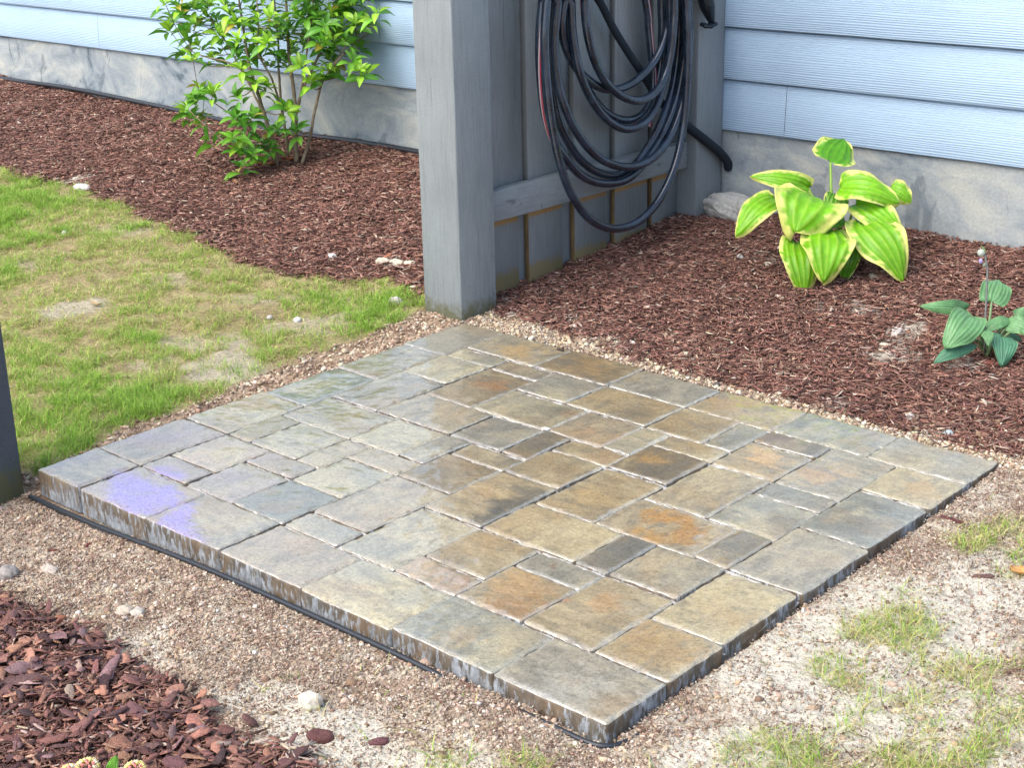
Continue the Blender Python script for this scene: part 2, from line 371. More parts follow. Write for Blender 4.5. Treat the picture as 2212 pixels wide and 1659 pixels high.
def flakes(name, x, y, z, R, asp, T, tilt, col, m, k=8):
    """flat irregular bark flakes with a bevelled ragged outline"""
    n = len(x); a = np.linspace(0, 2 * np.pi, k, endpoint=False)[None] + rng.uniform(-.33, .33, (n, k))
    r = R[:, None] * rng.uniform(.52, 1.18, (n, k))
    px = np.cos(a) * r; py = np.sin(a) * r * asp[:, None]
    top = np.stack([px * .93, py * .93, T[:, None] + rng.normal(0, .10, (n, k)) * R[:, None] * .5], -1)
    bot = np.stack([px, py, np.zeros((n, k))], -1); ce = np.stack([np.zeros(n), np.zeros(n), T * 1.25], -1)[:, None]
    V = np.concatenate([bot, top, ce], 1)
    def rx(V, ang):
        c, s = np.cos(ang)[:, None], np.sin(ang)[:, None]; Y = V[..., 1] * c - V[..., 2] * s; Z = V[..., 1] * s + V[..., 2] * c; return np.stack([V[..., 0], Y, Z], -1)
    def ry(V, ang):
        c, s = np.cos(ang)[:, None], np.sin(ang)[:, None]; X = V[..., 0] * c - V[..., 2] * s; Z = V[..., 0] * s + V[..., 2] * c; return np.stack([X, V[..., 1], Z], -1)
    def rz(V, ang):
        c, s = np.cos(ang)[:, None], np.sin(ang)[:, None]; return np.stack([V[..., 0] * c - V[..., 1] * s, V[..., 0] * s + V[..., 1] * c, V[..., 2]], -1)
    V = rz(ry(rx(V, rng.normal(0, tilt, n)), rng.normal(0, tilt, n)), rng.uniform(0, 6.28, n)) + np.stack([x, y, z], -1)[:, None]
    q = []; t = []
    for j in range(k): j2 = (j + 1) % k; q.append([j, j2, k + j2, k + j]); t.append([k + j, k + j2, 2 * k])
    kk = 2 * k + 1
    Q = (np.arange(n)[:, None, None] * kk + np.array(q)[None]).reshape(-1, 4); Tt = (np.arange(n)[:, None, None] * kk + np.array(t)[None]).reshape(-1, 3)
    C = np.repeat(col, kk, 0)
    return mesh(name, V.reshape(-1, 3), [Q, Tt], m, C)
m_bark, nt, b = mat('bark', .75, attr=True, spec=.4)
v = coords(nt, (1, 1, 1)); att = nt.nodes[m_bark['attr']].outputs['Color']; f1 = noise(nt, v, 140, 5, .7, 1.0); f2 = noise(nt, v, 420, 3, .6)
nt.links.new(mix(nt, 1.0, att, ramp(nt, f1, [(.3, g3(.5)), (.55, g3(1.0)), (.75, g3(1.35))]), 'MULTIPLY'), b.inputs['Base Color']); bump(nt, b, f2, .6, .002, bump(nt, None, f1, .7, .004))
BC = [S(124, 86, 78), S(152, 108, 94), S(104, 74, 72), S(170, 126, 102), S(80, 58, 58), S(138, 108, 106), S(176, 152, 140)]
x, y = sample(-.6, 1.4, -2.4, -1.4, 9500, [3]); n = len(x)
fl = flakes('bark_flakes', x, y, terr(x, y) + rng.uniform(.002, .019, n), rng.gamma(3.2, .0037, n) + .0035, rng.uniform(.22, .62, n), rng.uniform(.0008, .0026, n), .34, pick(n, BC, (4, 4, 3, 3, 3, 2, 1)), m_bark)
tag(fl, 'broad reddish bark chips heaped in the near left mulch bed', 'bark chips', kind='stuff')

x, y = sample(-5.4, 2.4, -.3, 1.24, 5200, [1, 2]); n = len(x)
fl2 = flakes('mulch_pieces', x, y, terr(x, y) + rng.uniform(.001, .012, n), rng.gamma(3.0, .0022, n) + .004, rng.uniform(.2, .6, n), rng.uniform(.001, .003, n), .3, pick(n, MC + [S(170, 112, 84), S(210, 196, 176)], (4, 4, 3, 3, 3, 1.5, 1, 1)), m_bark)
tag(fl2, 'larger flat bark pieces scattered through the shredded mulch beds', 'mulch', kind='stuff')

# crumbs: small irregular lumps
def lumps(name, x, y, z, R, col, m, flat=.7):
    t = (1 + 5 ** .5) / 2
    I = np.array([(-1, t, 0), (1, t, 0), (-1, -t, 0), (1, -t, 0), (0, -1, t), (0, 1, t), (0, -1, -t), (0, 1, -t), (t, 0, -1), (t, 0, 1), (-t, 0, -1), (-t, 0, 1)]) / math.hypot(1, t)
    IF = np.array([(0, 11, 5), (0, 5, 1), (0, 1, 7), (0, 7, 10), (0, 10, 11), (1, 5, 9), (5, 11, 4), (11, 10, 2), (10, 7, 6), (7, 1, 8), (3, 9, 4), (3, 4, 2), (3, 2, 6), (3, 6, 8), (3, 8, 9), (4, 9, 5), (2, 4, 11), (6, 2, 10), (8, 6, 7), (9, 8, 1)])
    n = len(x); V = I[None] * R[:, None, None] * rng.uniform(.45, 1.45, (n, 12, 1)) * np.stack([np.ones(n), rng.uniform(.6, 1, n), rng.uniform(.5, .9, n) * flat / .7], -1)[:, None]
    a = rng.uniform(0, 6.28, n); c, s = np.cos(a)[:, None], np.sin(a)[:, None]
    V = np.stack([V[..., 0] * c - V[..., 1] * s, V[..., 0] * s + V[..., 1] * c, V[..., 2]], -1) + np.stack([x, y, z], -1)[:, None]
    F = (np.arange(n)[:, None, None] * 12 + IF[None]).reshape(-1, 3)
    return mesh(name, V.reshape(-1, 3), F, m, np.repeat(col, 12, 0), smooth=False)
m_crumb, nt, b = mat('soil_crumb', .95, attr=True, spec=.2)
v = coords(nt); f1 = noise(nt, v, 500, 2, .6); bump(nt, b, f1, .6, .002)
nt.links.new(mix(nt, 1.0, nt.nodes[m_crumb['attr']].outputs['Color'], (.98, 1.0, .98), 'MULTIPLY'), b.inputs['Base Color'])
x, y = sample(-.6, 2.9, -2.3, .15, 330000, [0]); d = slabdist(x, y)
whx = blobs(x, y, WHITE); cl = fbm(x * 11, y * 11, 91, 3)
k = rng.uniform(0, 1, len(x)) < np.clip(1.15 - whx * .85 - sstep(.5, .66, cl) * .35, .08, 1) * np.where((y > -1.3) & (x > 1.5), .75, 1.)
x, y, whx = x[k], y[k], whx[k]; n = len(x)
cc = pick(n, [S(168, 147, 128), S(186, 168, 150), S(134, 112, 96), S(206, 194, 178), S(220, 212, 200)], (5, 4.5, 3, 2.6, .5))
R = rng.gamma(2.0, .00065, n) + .0009
zc = terr(x, y) + R * .3
xb, yb = sample(-.6, 2.9, -2.3, .15, 60000, [0]); kb = rng.uniform(0, 1, len(xb)) < (.9 - .75 * blobs(xb, yb, WHITE)) * sstep(.38, .6, fbm(xb * 13, yb * 13, 92, 3)); xb, yb = xb[kb], yb[kb]
Rb = rng.gamma(3.0, .0010, len(xb)) + .0016; x = np.concatenate([x, xb]); y = np.concatenate([y, yb]); zc = np.concatenate([zc, terr(xb, yb) - Rb * .1]); R = np.concatenate([R, Rb])
cc = np.vstack([cc, pick(len(xb), [S(168, 146, 126), S(186, 166, 145), S(148, 124, 106)], (4, 3, 2))])
tag(lumps('soil_crumbs', x, y, zc, R, cc, m_crumb), 'brown and pale sandy soil crumbs around the patio edge', 'soil', kind='stuff')
# pale gravelly strip along the back-right and the back-left edges
x = rng.uniform(-.45, 2.0, 130000); y = rng.uniform(-1.5, .28, 130000); d = slabdist(x, y); z = zone(x, y)
k = (visible(x, y)) & (((z == 0) & (y > -.02) & (d > .003) & (d < .17)) | ((z == 2) & (d < .42) & (rng.uniform(0, 1, len(x)) < .85 * (1 - sstep(.08, .36, d)) * sstep(.42, .6, fbm(x * 9, y * 9, 93, 3)))) | ((z == 5) & (d > .003) & (rng.uniform(0, 1, len(x)) < .6))); x, y = x[k], y[k]; n = len(x)
R = rng.gamma(2.2, .0010, n) + .0010
tone = np.where((x < 0)[:, None], 1, 0); ca = pick(n, [S(205, 188, 160), S(184, 162, 134), S(222, 212, 194), S(140, 118, 98)], (4, 4, 2, 2)); cb = pick(n, [S(198, 174, 150), S(174, 150, 128), S(212, 197, 175), S(140, 117, 98)], (4, 4, 3, 3))
tag(lumps('gravel', x, y, terr(x, y) + R * .4, R, np.where(tone == 1, cb, ca), m_crumb), 'pale tan gritty gravel strip along the far edges of the patio', 'gravel', kind='stuff')

# grass blades
def blades(name, x, y, L, Wd, lean, col, m, z0=None, seg=3):
    n = len(x); a = rng.uniform(0, 6.28, n); wa = a + rng.normal(1.57, .5, n); s = np.linspace(0, 1, seg + 1)
    h = L[:, None] * (s - lean[:, None] * .35 * s ** 2); o = L[:, None] * lean[:, None] * s ** 1.8 * .9
    z = terr(x, y) - .002 if z0 is None else z0
    Cx = x[:, None] + o * np.cos(a)[:, None]; Cy = y[:, None] + o * np.sin(a)[:, None]; Cz = z[:, None] + h
    ww = (Wd[:, None] / 2) * np.clip(1 - s ** 1.6, .06, 1)
    A = np.stack([Cx - ww * np.cos(wa)[:, None], Cy - ww * np.sin(wa)[:, None], Cz], -1)
    B = np.stack([Cx + ww * np.cos(wa)[:, None], Cy + ww * np.sin(wa)[:, None], Cz], -1)
    V = np.stack([A, B], 2).reshape(-1, 3); k = 2 * (seg + 1)
    f = np.array([[2 * i, 2 * i + 1, 2 * i + 3, 2 * i + 2] for i in range(seg)])
    F = (np.arange(n)[:, None, None] * k + f[None]).reshape(-1, 4)
    return mesh(name, V, F, m, np.repeat(col, k, 0), smooth=True)
m_grass, nt, b = mat('grass', .55, attr=True, spec=.3)
b.inputs['Subsurface Weight'].default_value = 0.0
tr = N(nt, 'ShaderNodeBsdfTranslucent'); ms = N(nt, 'ShaderNodeMixShader', i_0=.25); att = nt.nodes[m_grass['attr']].outputs['Color']
nt.links.new(att, tr.inputs[0]); nt.links.new(b.outputs[0], ms.inputs[1]); nt.links.new(tr.outputs[0], ms.inputs[2]); nt.links.new(ms.outputs[0], nt.nodes['Material Output'].inputs[0])
GC = [S(142, 184, 66), S(168, 198, 88), S(112, 154, 50), S(194, 192, 118), S(212, 200, 146), S(168, 150, 104)]
x, y = sample(-5.4, .05, -1.75, .9, 1150000, [4]); whx = blobs(x, y, WHITE); dn = fbm(x * 3.2, y * 3.2, 55, 4)
cn = fbm(x * 24, y * 24, 57, 3); dens = np.clip(sstep(.28, .50, dn) * .7 + .30, 0, 1) * (1 - np.clip(whx * 1.0, 0, .80)) * (.18 + 1.0 * sstep(.36, .60, cn))
k = rng.uniform(0, 1, len(x)) < dens; x, y, dn, cn = x[k], y[k], dn[k], cn[k]; n = len(x)
xp, yp = proj(np.stack([x, y, x * 0], -1))
lush = np.clip(sstep(.44, .64, dn) * .8 + np.exp(-((xp - 110) / 120) ** 2 - ((yp - 900) / 90) ** 2) * .9 + np.exp(-((xp - 780) / 110) ** 2 - ((yp - 700) / 60) ** 2) * .7 + .24, 0, 1)
gr = pick(n, GC[:3], (3, 3, 2)); dr = pick(n, GC[3:], (3, 2.5, 2)); kk = rng.uniform(0, 1, n) < .34 + .60 * lush
cc = np.where(kk[:, None], gr, dr); thatch = (~kk) & (rng.uniform(0, 1, n) < .7)
LL = rng.uniform(.010, .026, n) * (.8 + .75 * lush) * (.8 + .5 * sstep(.4, .6, cn)); lean = np.where(thatch, rng.uniform(1.3, 2.2, n), rng.uniform(.3, 1.7, n))
tag(blades('lawn_grass', x, y, LL, rng.uniform(.0011, .0021, n), lean, cc, m_grass, seg=2), 'patchy short yellow green lawn grass left of the patio', 'grass', kind='stuff')
x = rng.uniform(1.0, 3.0, 420000); y = rng.uniform(-2.2, .1, 420000); k = visible(x, y) & (slabdist(x, y) > .035); x, y = x[k], y[k]
tuft = blobs(x, y, GR) * sstep(.40, .56, fbm(x * 22, y * 22, 66, 3)); k = (rng.uniform(0, 1, len(x)) < tuft * .6 + .004); x, y = x[k], y[k]; n = len(x)
cc = np.where((rng.uniform(0, 1, n) < .42)[:, None], pick(n, GC[:3], (3, 3, 3)), pick(n, GC[3:], (3, 3, 2)))
tag(blades('sparse_grass', x, y, rng.uniform(.012, .040, n), rng.uniform(.0009, .0019, n), rng.uniform(.5, 2.0, n), cc, m_grass, seg=4), 'thin scattered grass tufts on the pale sand right of the patio', 'grass', kind='stuff')
x, y = sample(-.6, 2.9, -2.3, .15, 420000, [0]); whx = blobs(x, y, WHITE)
k = rng.uniform(0, 1, len(x)) < np.clip(.75 - whx * .55, .1, 1) * (.25 + sstep(.38, .6, fbm(x * 16, y * 16, 95, 3))); x, y = x[k], y[k]; n = len(x)
fb = strips(np.stack([x, y, terr(x, y) + rng.uniform(.0, .0035, n)], -1), rng.uniform(.0025, .008, n), rng.uniform(.0008, .0024, n), rng.uniform(.0005, .0016, n), rng.uniform(0, 6.28, n), rng.normal(0, .35, n), rng.normal(0, .6, n), rng.normal(0, .25, n),
            pick(n, [S(162, 138, 122), S(190, 170, 153), S(124, 98, 86), S(212, 198, 182), S(142, 112, 98)], (4, 4, 2.5, 2.5, 2)), 'soil_fibres', m_crumb, 3, curl=.15, taper=.5)
tag(fb, 'fine brown fibres and grit covering the sand round the patio', 'soil', kind='stuff')
# straw and dry roots
x, y = sample(-.3, 3, -2.3, .1, 1100, [0, 3]); n = len(x)
tag(strips(np.stack([x, y, terr(x, y) + .004], -1), rng.uniform(.015, .05, n), np.full(n, .0011), np.full(n, .0008), rng.uniform(0, 6.28, n), rng.normal(0, .12, n), np.zeros(n), rng.normal(0, .12, n), pick(n, [S(190, 170, 130), S(120, 84, 66), S(96, 62, 52)], (2, 1, 2)), 'dry_straw', m_mul, 5, taper=.3), 'thin bits of straw and bark slivers lying on the sand', 'straw', kind='stuff')

# ------------------------------------------------------------------ pavers
gy_, tn, oc, dk, cr, bl, pk, ol, br = S(163, 155, 138), S(174, 157, 124), S(180, 148, 102), S(106, 103, 95), S(192, 180, 148), S(150, 149, 137), S(170, 156, 134), S(146, 139, 96), S(148, 130, 100)
PV = [
 ((0, 0, 2, 3), gy_, [], 'smooth grey corner paver touching the foot of the front fence post'),
 ((0, 3, 2, 6), gy_, [(.5, .7, .35, ol, .7), (.3, .3, .2, dk, .3)], 'grey paver with an olive stain, second from the fence post along the lawn edge'),
 ((0, 6, 2, 9), bl, [(.5, .5, .30, cr, .8), (.2, .3, .2, dk, .3)], 'bluish grey paver with a pale yellow streak on the lawn edge'),
 ((0, 9, 2, 12), cr, [(.4, .3, .3, oc, .8)], 'cream paver with an ochre stain at its far end on the lawn edge'),
 ((0, 12, 2, 15), pk, [(.4, .5, .4, S(160, 140, 146), .6)], 'mauve grey wet paver on the lawn edge, next to the left corner paver'),
 ((0, 15, 2, 17), gy_, [(.6, .3, .3, pk, .5)], 'plain grey beige paver at the left corner beside the dark post'),
 ((2, 15, 5, 17), gy_, [], 'grey front edge paver mostly covered by a purple wet sheen painted into its colour'),
 ((5, 15, 8, 17), gy_, [(.7, .5, .3, cr, .4)], 'front edge paver with purple on its left third and plain beige beyond'),
 ((8, 15, 11, 17), pk, [(.3, .3, .3, S(176, 158, 142), .5)], 'pinkish beige paver in the middle of the front edge'),
 ((11, 15, 14, 17), cr, [(.85, .15, .35, bl, .7), (.4, .4, .12, oc, .5), (.1, .2, .3, bl, .5)], 'cream front edge paver with grey corners and faint ochre scratches'),
 ((14, 15, 17, 17), bl, [(.55, .65, .22, oc, .45), (.8, .2, .35, tn, .5), (.85, .8, .3, cr, .4)], 'bluish grey front edge paver with an ochre streak, next to the near corner'),
 ((17, 15, 20, 17), gy_, [(.5, .8, .4, S(186, 184, 176), .5)], 'large smooth grey paver at the near corner of the patio'),
 ((18, 13, 20, 15), tn, [(.4, .5, .5, oc, .6)], 'warm tan square paver on the right edge, next to the near corner paver'),
 ((18, 10, 20, 13), cr * .55 + tn * .45, [(.6, .6, .3, oc, .25)], 'large pale sandy paver on the near half of the right edge'),
 ((18, 7, 20, 10), gy_, [(.5, .5, .3, pk, .4)], 'large plain grey paver halfway along the right edge'),
 ((18, 4, 20, 7), bl * .8, [(.3, .5, .2, cr, .7), (.6, .7, .25, dk, .5), (.8, .2, .3, bl, .5), (.3, .2, .2, dk, .4)], 'mottled charcoal and cream paver on the right edge'),
 ((18, 2, 20, 4), cr * .5 + tn * .5, [(.55, .5, .22, oc, .75)], 'square sandy paver with an orange patch near the right corner'),
 ((17, 0, 20, 2), gy_ * .9 + tn * .1, [(.7, .4, .3, bl, .5), (.5, .8, .2, cr, .4)], 'large grey paver at the right corner of the patio'),
 ((14, 0, 17, 2), bl * .9 + cr * .1, [(.3, .6, .25, cr, .5)], 'bluish grey paver on the mulch edge, second from the right corner'),
 ((11, 0, 14, 2), tn, [(.35, .4, .35, oc * 1.05, .9), (.8, .3, .2, S(186, 178, 112), .6)], 'golden yellow paver on the mulch edge, third from the right corner'),
 ((8, 0, 11, 2), gy_, [(.7, .6, .3, S(176, 172, 160), .4)], 'plain grey paver on the mulch edge between the golden and the brown ones'),
 ((5, 0, 8, 2), br, [(.45, .5, .38, oc, .7)], 'warm brown paver with an ochre centre on the mulch edge'),
 ((2, 0, 5, 2), gy_ * .6 + tn * .4, [(.55, .5, .32, S(206, 172, 118), .85)], 'grey paver with a yellow ochre centre on the mulch edge, next to the post corner'),
 ((2, 2, 4, 3), cr, [(.6, .4, .3, bl, .8)], 'small cream and blue grey paver one row in from the fence post corner'),
 ((4, 2, 6, 3), pk * .9, [(.5, .5, .3, cr, .4)], 'small pinkish grey paver behind the rusty orange one'),
 ((6, 2, 8, 4), gy_, [(.5, .7, .3, cr, .8), (.3, .3, .3, bl, .5)], 'square grey paver with a cream patch beside the rusty orange one'),
 ((2, 3, 4, 5), cr, [(.3, .3, .3, bl, .6), (.8, .8, .2, bl, .6)], 'square cream paver with grey corners at the edge of the wet reflection'),
 ((4, 3, 6, 6), br * 1.05, [(.55, .4, .25, S(170, 122, 74), .9), (.3, .7, .4, tn, .5)], 'rusty orange paver, the most orange one, near the fence post'),
 ((2, 5, 4, 8), gy_, [(.5, .6, .2, ol, .5), (.7, .3, .15, oc, .3)], 'grey paver with small olive marks, second row in from the lawn'),
 ((2, 8, 5, 10), gy_ * .6 + cr * .4, [(.45, .5, .3, ol * .95, .75), (.2, .3, .2, bl, .4)], 'pale paver with a round olive stain, second row in from the lawn'),
 ((2, 10, 3, 12), tn, [(.5, .4, .5, ol, .5)], 'narrow olive tan paver beside the cream lawn edge paver'),
 ((3, 10, 5, 12), cr * .7 + gy_ * .3, [(.4, .25, .25, ol, .6)], 'square cream paver with an olive spot, third row in from the lawn'),
 ((2, 12, 4, 14), cr, [(.5, .6, .3, S(206, 178, 140), .6)], 'square cream paver with brown scratches near the painted purple sheen'),
 ((2, 14, 4, 15), pk, [(.7, .5, .4, gy_, .6)], 'small paver with a painted purple sheen on one side'),
 ((4, 12, 6, 13), pk * .9 + gy_ * .1, [(.5, .5, .5, gy_, .4)], 'small pinkish grey paver behind the pale square one in the left half'),
 ((5, 10, 6, 12), pk, [(.5, .5, .4, cr, .4)], 'narrow pale pink paver in the left half, beside the small cream one'),
 ((4, 13, 6, 15), gy_ * .8 + cr * .2, [(.3, .7, .3, S(150, 138, 142), .3)], 'pale grey square paver between the painted purple sheen and the slate grey one'),
 ((6, 13, 8, 15), bl * .82, [], 'slate grey square paver, the darkest plain one in the left half'),
 ((6, 12 - 1, 8, 13), cr * .8 + gy_ * .2, [(.6, .25, .35, bl, .8), (.3, .8, .3, cr, .4)], 'cream square paver with a grey far corner, behind the slate grey one'),
 ((6, 10, 8, 11), cr * .6 + gy_ * .4, [(.6, .5, .3, pk, .5)], 'small pale cream paver near the middle left of the patio'),
 ((7, 8, 8, 10), gy_, [(.3, .3, .4, dk, .4), (.6, .7, .3, cr, .5)], 'narrow mottled grey paver just left of the patio centre'),
 ((5, 8, 7, 10), cr * .85 + gy_ * .15, [(.5, .6, .3, cr, .5)], 'square cream paver in front of the half reflecting wet one'),
 ((4, 6, 7, 8), tn * .7 + gy_ * .3, [(.6, .4, .25, oc, .35)], 'wet paver split by the reflection of the fence post'),
 ((7, 6, 9, 8), gy_, [(.4, .5, .4, dk, .55), (.8, .4, .25, cr, .5)], 'square grey paver with dark smudges, right of the wet reflecting one'),
 ((6, 4, 9, 6), cr * .8 + tn * .2, [(.75, .3, .45, dk, .7), (.95, .2, .2, S(150, 110, 80), .6), (.2, .2, .25, bl, .5)], 'cream paver with a broad charcoal band, in front of the rusty orange one'),
 ((9, 6, 10, 8), br, [(.4, .3, .5, dk, .75)], 'narrow dark charcoal paver with a white sand spot at its far corner'),
 ((8, 8, 10, 9), tn, [(.9, .3, .3, dk, .6)], 'small tan paver with a dark end at the patio centre'),
 ((8, 9, 10, 11), br, [(.3, .5, .3, dk * 1.2, .5), (.7, .6, .4, br * .8, .5)], 'brown square paver with a grey wet corner near the centre'),
 ((8, 11, 10, 14), pk, [(.5, .5, .4, cr, .4)], 'long smooth pinkish beige paver left of centre'),
 ((8, 14, 10, 15), gy_ * 1.05, [(.7, .6, .35, bl, .6)], 'small smooth grey paver behind the middle of the front edge'),
 ((10, 12, 12, 15), cr * .6 + gy_ * .4, [(.4, .9, .35, bl * .9, .7), (.7, .2, .3, tn, .4)], 'long pale paver with a grey near end, behind the front edge'),
 ((10, 9, 12, 12), tn, [(.9, .25, .3, dk * .85, .9), (.92, .55, .34, dk * .8, 1.), (.92, .85, .34, dk * .8, 1.), (.4, .4, .3, oc, .35)], 'large tan paver with a smoky dark near side, at the centre'),
 ((10, 7, 12, 9), tn * .9, [(.4, .5, .3, br, .5), (.8, .8, .3, cr, .3)], 'square tan paver with a faint brown streak, right of the patio centre'),
 ((10, 6, 12, 7), tn * .9, [(.8, .6, .3, S(190, 150, 110), .4)], 'small tan paver in line with the dark narrow one'),
 ((9, 4, 11, 6), pk * .6 + tn * .4, [(.6, .6, .25, S(190, 146, 110), .4)], 'square pinkish tan paver in the back centre'),
 ((11, 4, 12, 6), gy_ * .7 + cr * .3, [(.4, .3, .4, cr, .6)], 'narrow pale grey paver in the back centre, next to the pinkish tan square'),
 ((8, 2, 11, 4), tn, [(.75, .75, .32, dk, .6), (.2, .3, .3, oc, .4)], 'tan paver with a dark near corner, one row in from the mulch edge'),
 ((11, 2, 13, 4), tn * .95, [(.5, .6, .4, br, .3)], 'square plain tan paver one row in from the mulch edge'),
 ((13, 2, 14, 4), cr * .5 + bl * .5, [(.7, .6, .4, dk, .5)], 'narrow pale paver with dark specks, one row in from the mulch edge'),
 ((12, 4, 14, 5), tn * .8 + cr * .2, [(.5, .5, .25, oc, .35)], 'small yellowish tan paver behind the gold and charcoal one'),
 ((12, 5, 14, 7), br * .85, [(.3, .4, .22, S(196, 156, 96), .85), (.7, .7, .35, dk, .7), (.75, .2, .2, dk, .5)], 'dark square paver with a golden centre, right of the centre'),
 ((12, 7, 14, 10), tn, [(.5, .45, .18, dk * 1.2, .5), (.5, .6, .35, S(206, 176, 124), .6), (.8, .85, .3, br, .5)], 'tan paver with yellow blotches just right of the centre'),
 ((12, 10, 15, 12), tn * .8 + cr * .2, [(.2, .3, .35, oc, .3), (.6, .5, .4, cr, .3)], 'broad plain sandy paver right of the smoky one'),
 ((12, 12, 14, 14), tn * .9, [(.4, .3, .35, oc, .35), (.3, .8, .3, dk * 1.3, .4)], 'square brownish tan paver toward the near side'),
 ((12, 14, 14, 15), pk * .7 + tn * .3, [(.3, .4, .3, S(200, 170, 140), .5), (.9, .5, .3, S(170, 132, 106), .6)], 'small rosy tan paver behind the cream front edge paver'),
 ((14, 13, 16, 15), tn, [(.4, .4, .4, S(190, 152, 104), .8), (.8, .8, .35, S(160, 116, 70), .7), (.7, .05, .3, dk, .4)], 'square orange tan paver with a darker brown rim, near the front edge'),
 ((14, 12, 16, 13), gy_ * .9, [(.5, .5, .4, bl * .85, .5), (.3, .6, .08, S(120, 84, 50), .7)], 'small grey paver with a tiny brown chip mark'),
 ((15, 10, 16, 12), dk * 1.5, [(.5, .4, .5, dk, .7), (.5, .9, .3, br, .4)], 'narrow charcoal paver beside the broad sandy one'),
 ((16, 10, 18, 12), gy_ * .8 + tn * .2, [(.3, .2, .35, tn, .5), (.8, .6, .3, bl, .4)], 'square grey beige paver in the right half, by the charcoal one'),
 ((16, 12, 18, 15), tn * .85 + pk * .15, [(.5, .4, .2, S(192, 148, 98), .7), (.1, .6, .1, S(190, 110, 50), .6), (.8, .3, .3, gy_, .5)], 'tan paver with a peach orange spot, one row in from the right edge'),
 ((14, 8, 17, 10), pk * .5 + tn * .5, [(.25, .35, .2, S(186, 138, 72), .95), (.5, .28, .22, S(186, 138, 72), .95), (.72, .5, .24, S(182, 134, 70), .95), (.5, .72, .24, S(190, 148, 86), .9), (.48, .5, .15, S(172, 158, 130), 1.0)], 'paver with a ring shaped amber stain in the right half'),
 ((17, 8, 18, 10), tn, [(.5, .45, .45, dk, .85)], 'narrow tan paver with a dark middle, right of the amber ring one'),
 ((14, 5, 16, 8), gy_ * .5 + tn * .5, [(.4, .3, .3, cr, .3), (.5, .7, .3, tn, .4)], 'large grey tan paver in the right half'),
 ((16, 6, 18, 8), bl * .7 + cr * .3, [(.3, .3, .3, bl * .8, .6), (.4, .75, .3, cr, .8), (.9, .5, .25, dk, .6)], 'square grey paver with cream patches, one row in from the right edge'),
 ((16, 5, 18, 6), gy_ * .8, [(.3, .4, .4, bl * .85, .7)], 'small plain grey paver in the right half'),
 ((14, 3, 16, 5), tn * .7 + pk * .3, [(.45, .45, .28, S(216, 176, 122), .8)], 'square paver with a pale yellow centre toward the right corner'),
 ((14, 2, 16, 3), br, [(.15, .3, .3, S(120, 96, 84), .7), (.8, .5, .35, dk, .7), (.5, .5, .2, tn, .6)], 'small dark brown paver one row in from the mulch edge'),
 ((16, 2, 18, 5), gy_ * .85 + bl * .15, [(.35, .6, .25, S(194, 158, 112), .7), (.5, .35, .25, S(190, 164, 124), .5)], 'long grey paver with a tan stain toward the right corner'),
]
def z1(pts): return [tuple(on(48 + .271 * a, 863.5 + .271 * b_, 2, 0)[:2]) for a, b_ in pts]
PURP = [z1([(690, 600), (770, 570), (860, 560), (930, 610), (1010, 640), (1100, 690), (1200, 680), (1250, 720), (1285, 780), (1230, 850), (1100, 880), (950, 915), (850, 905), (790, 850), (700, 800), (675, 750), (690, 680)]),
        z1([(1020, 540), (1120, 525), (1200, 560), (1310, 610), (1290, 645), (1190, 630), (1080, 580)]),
        z1([(1050, 965), (1180, 900), (1330, 805), (1375, 825), (1345, 920), (1345, 970), (1380, 1050), (1450, 1130), (1400, 1140), (1250, 1070), (1090, 1000)])]  # outlines of the purple sheen painted on the paver tops

m_pt, nt, b = mat('paver_top', .55, attr=True, spec=.5)
at = nt.nodes[m_pt['attr']]; v = coords(nt)
f1 = noise(nt, v, 150, 5, .7); f2 = noise(nt, v, 500, 3, .6); f3 = noise(nt, v, 22, 4, .6, .6)
c = mix(nt, 1.0, at.outputs['Color'], ramp(nt, f1, [(.28, g3(.48)), (.46, g3(.95)), (.55, g3(1.04)), (.72, g3(1.32))]), 'MULTIPLY')
c = mix(nt, 1.0, c, ramp(nt, f2, [(.30, g3(.52)), (.46, g3(.98)), (.75, g3(1.2))]), 'MULTIPLY')
nt.links.new(c, b.inputs['Base Color'])
bump(nt, b, f2, .22, .0012, bump(nt, None, f1, .25, .0016))
b.inputs['Coat IOR'].default_value = 2.4
nt.links.new(at.outputs['Alpha'], b.inputs['Coat Weight'])
r_ = N(nt, 'ShaderNodeMapRange'); r_.inputs[1].default_value = .35; r_.inputs[2].default_value = .7; r_.inputs[3].default_value = .015; r_.inputs[4].default_value = .09
nt.links.new(f3, r_.inputs[0]); nt.links.new(r_.outputs[0], b.inputs['Coat Roughness'])
bump(nt, b, f1, .03, .0005, None, 'Coat Normal')
# side: brown wet drips over pale cast concrete
m_ps, nt, b = mat('paver_side', .7, spec=.4)
geo = N(nt, 'ShaderNodeNewGeometry'); sp = N(nt, 'ShaderNodeSeparateXYZ'); nt.links.new(geo.outputs['Position'], sp.inputs[0])
ad = N(nt, 'ShaderNodeMath', operation='ADD'); nt.links.new(sp.outputs[0], ad.inputs[0]); nt.links.new(sp.outputs[1], ad.inputs[1])
oi = N(nt, 'ShaderNodeObjectInfo'); rm = N(nt, 'ShaderNodeMath', operation='MULTIPLY_ADD', i_1=37.0); nt.links.new(oi.outputs['Random'], rm.inputs[0]); nt.links.new(ad.outputs[0], rm.inputs[2])
cb = N(nt, 'ShaderNodeCombineXYZ'); nt.links.new(rm.outputs[0], cb.inputs[0])
zz = N(nt, 'ShaderNodeMath', operation='MULTIPLY', i_1=.30); nt.links.new(sp.outputs[2], zz.inputs[0]); nt.links.new(zz.outputs[0], cb.inputs[2])
s1 = noise(nt, cb.outputs[0], 95, 4, .65); s2 = noise(nt, cb.outputs[0], 9, 2, .5)
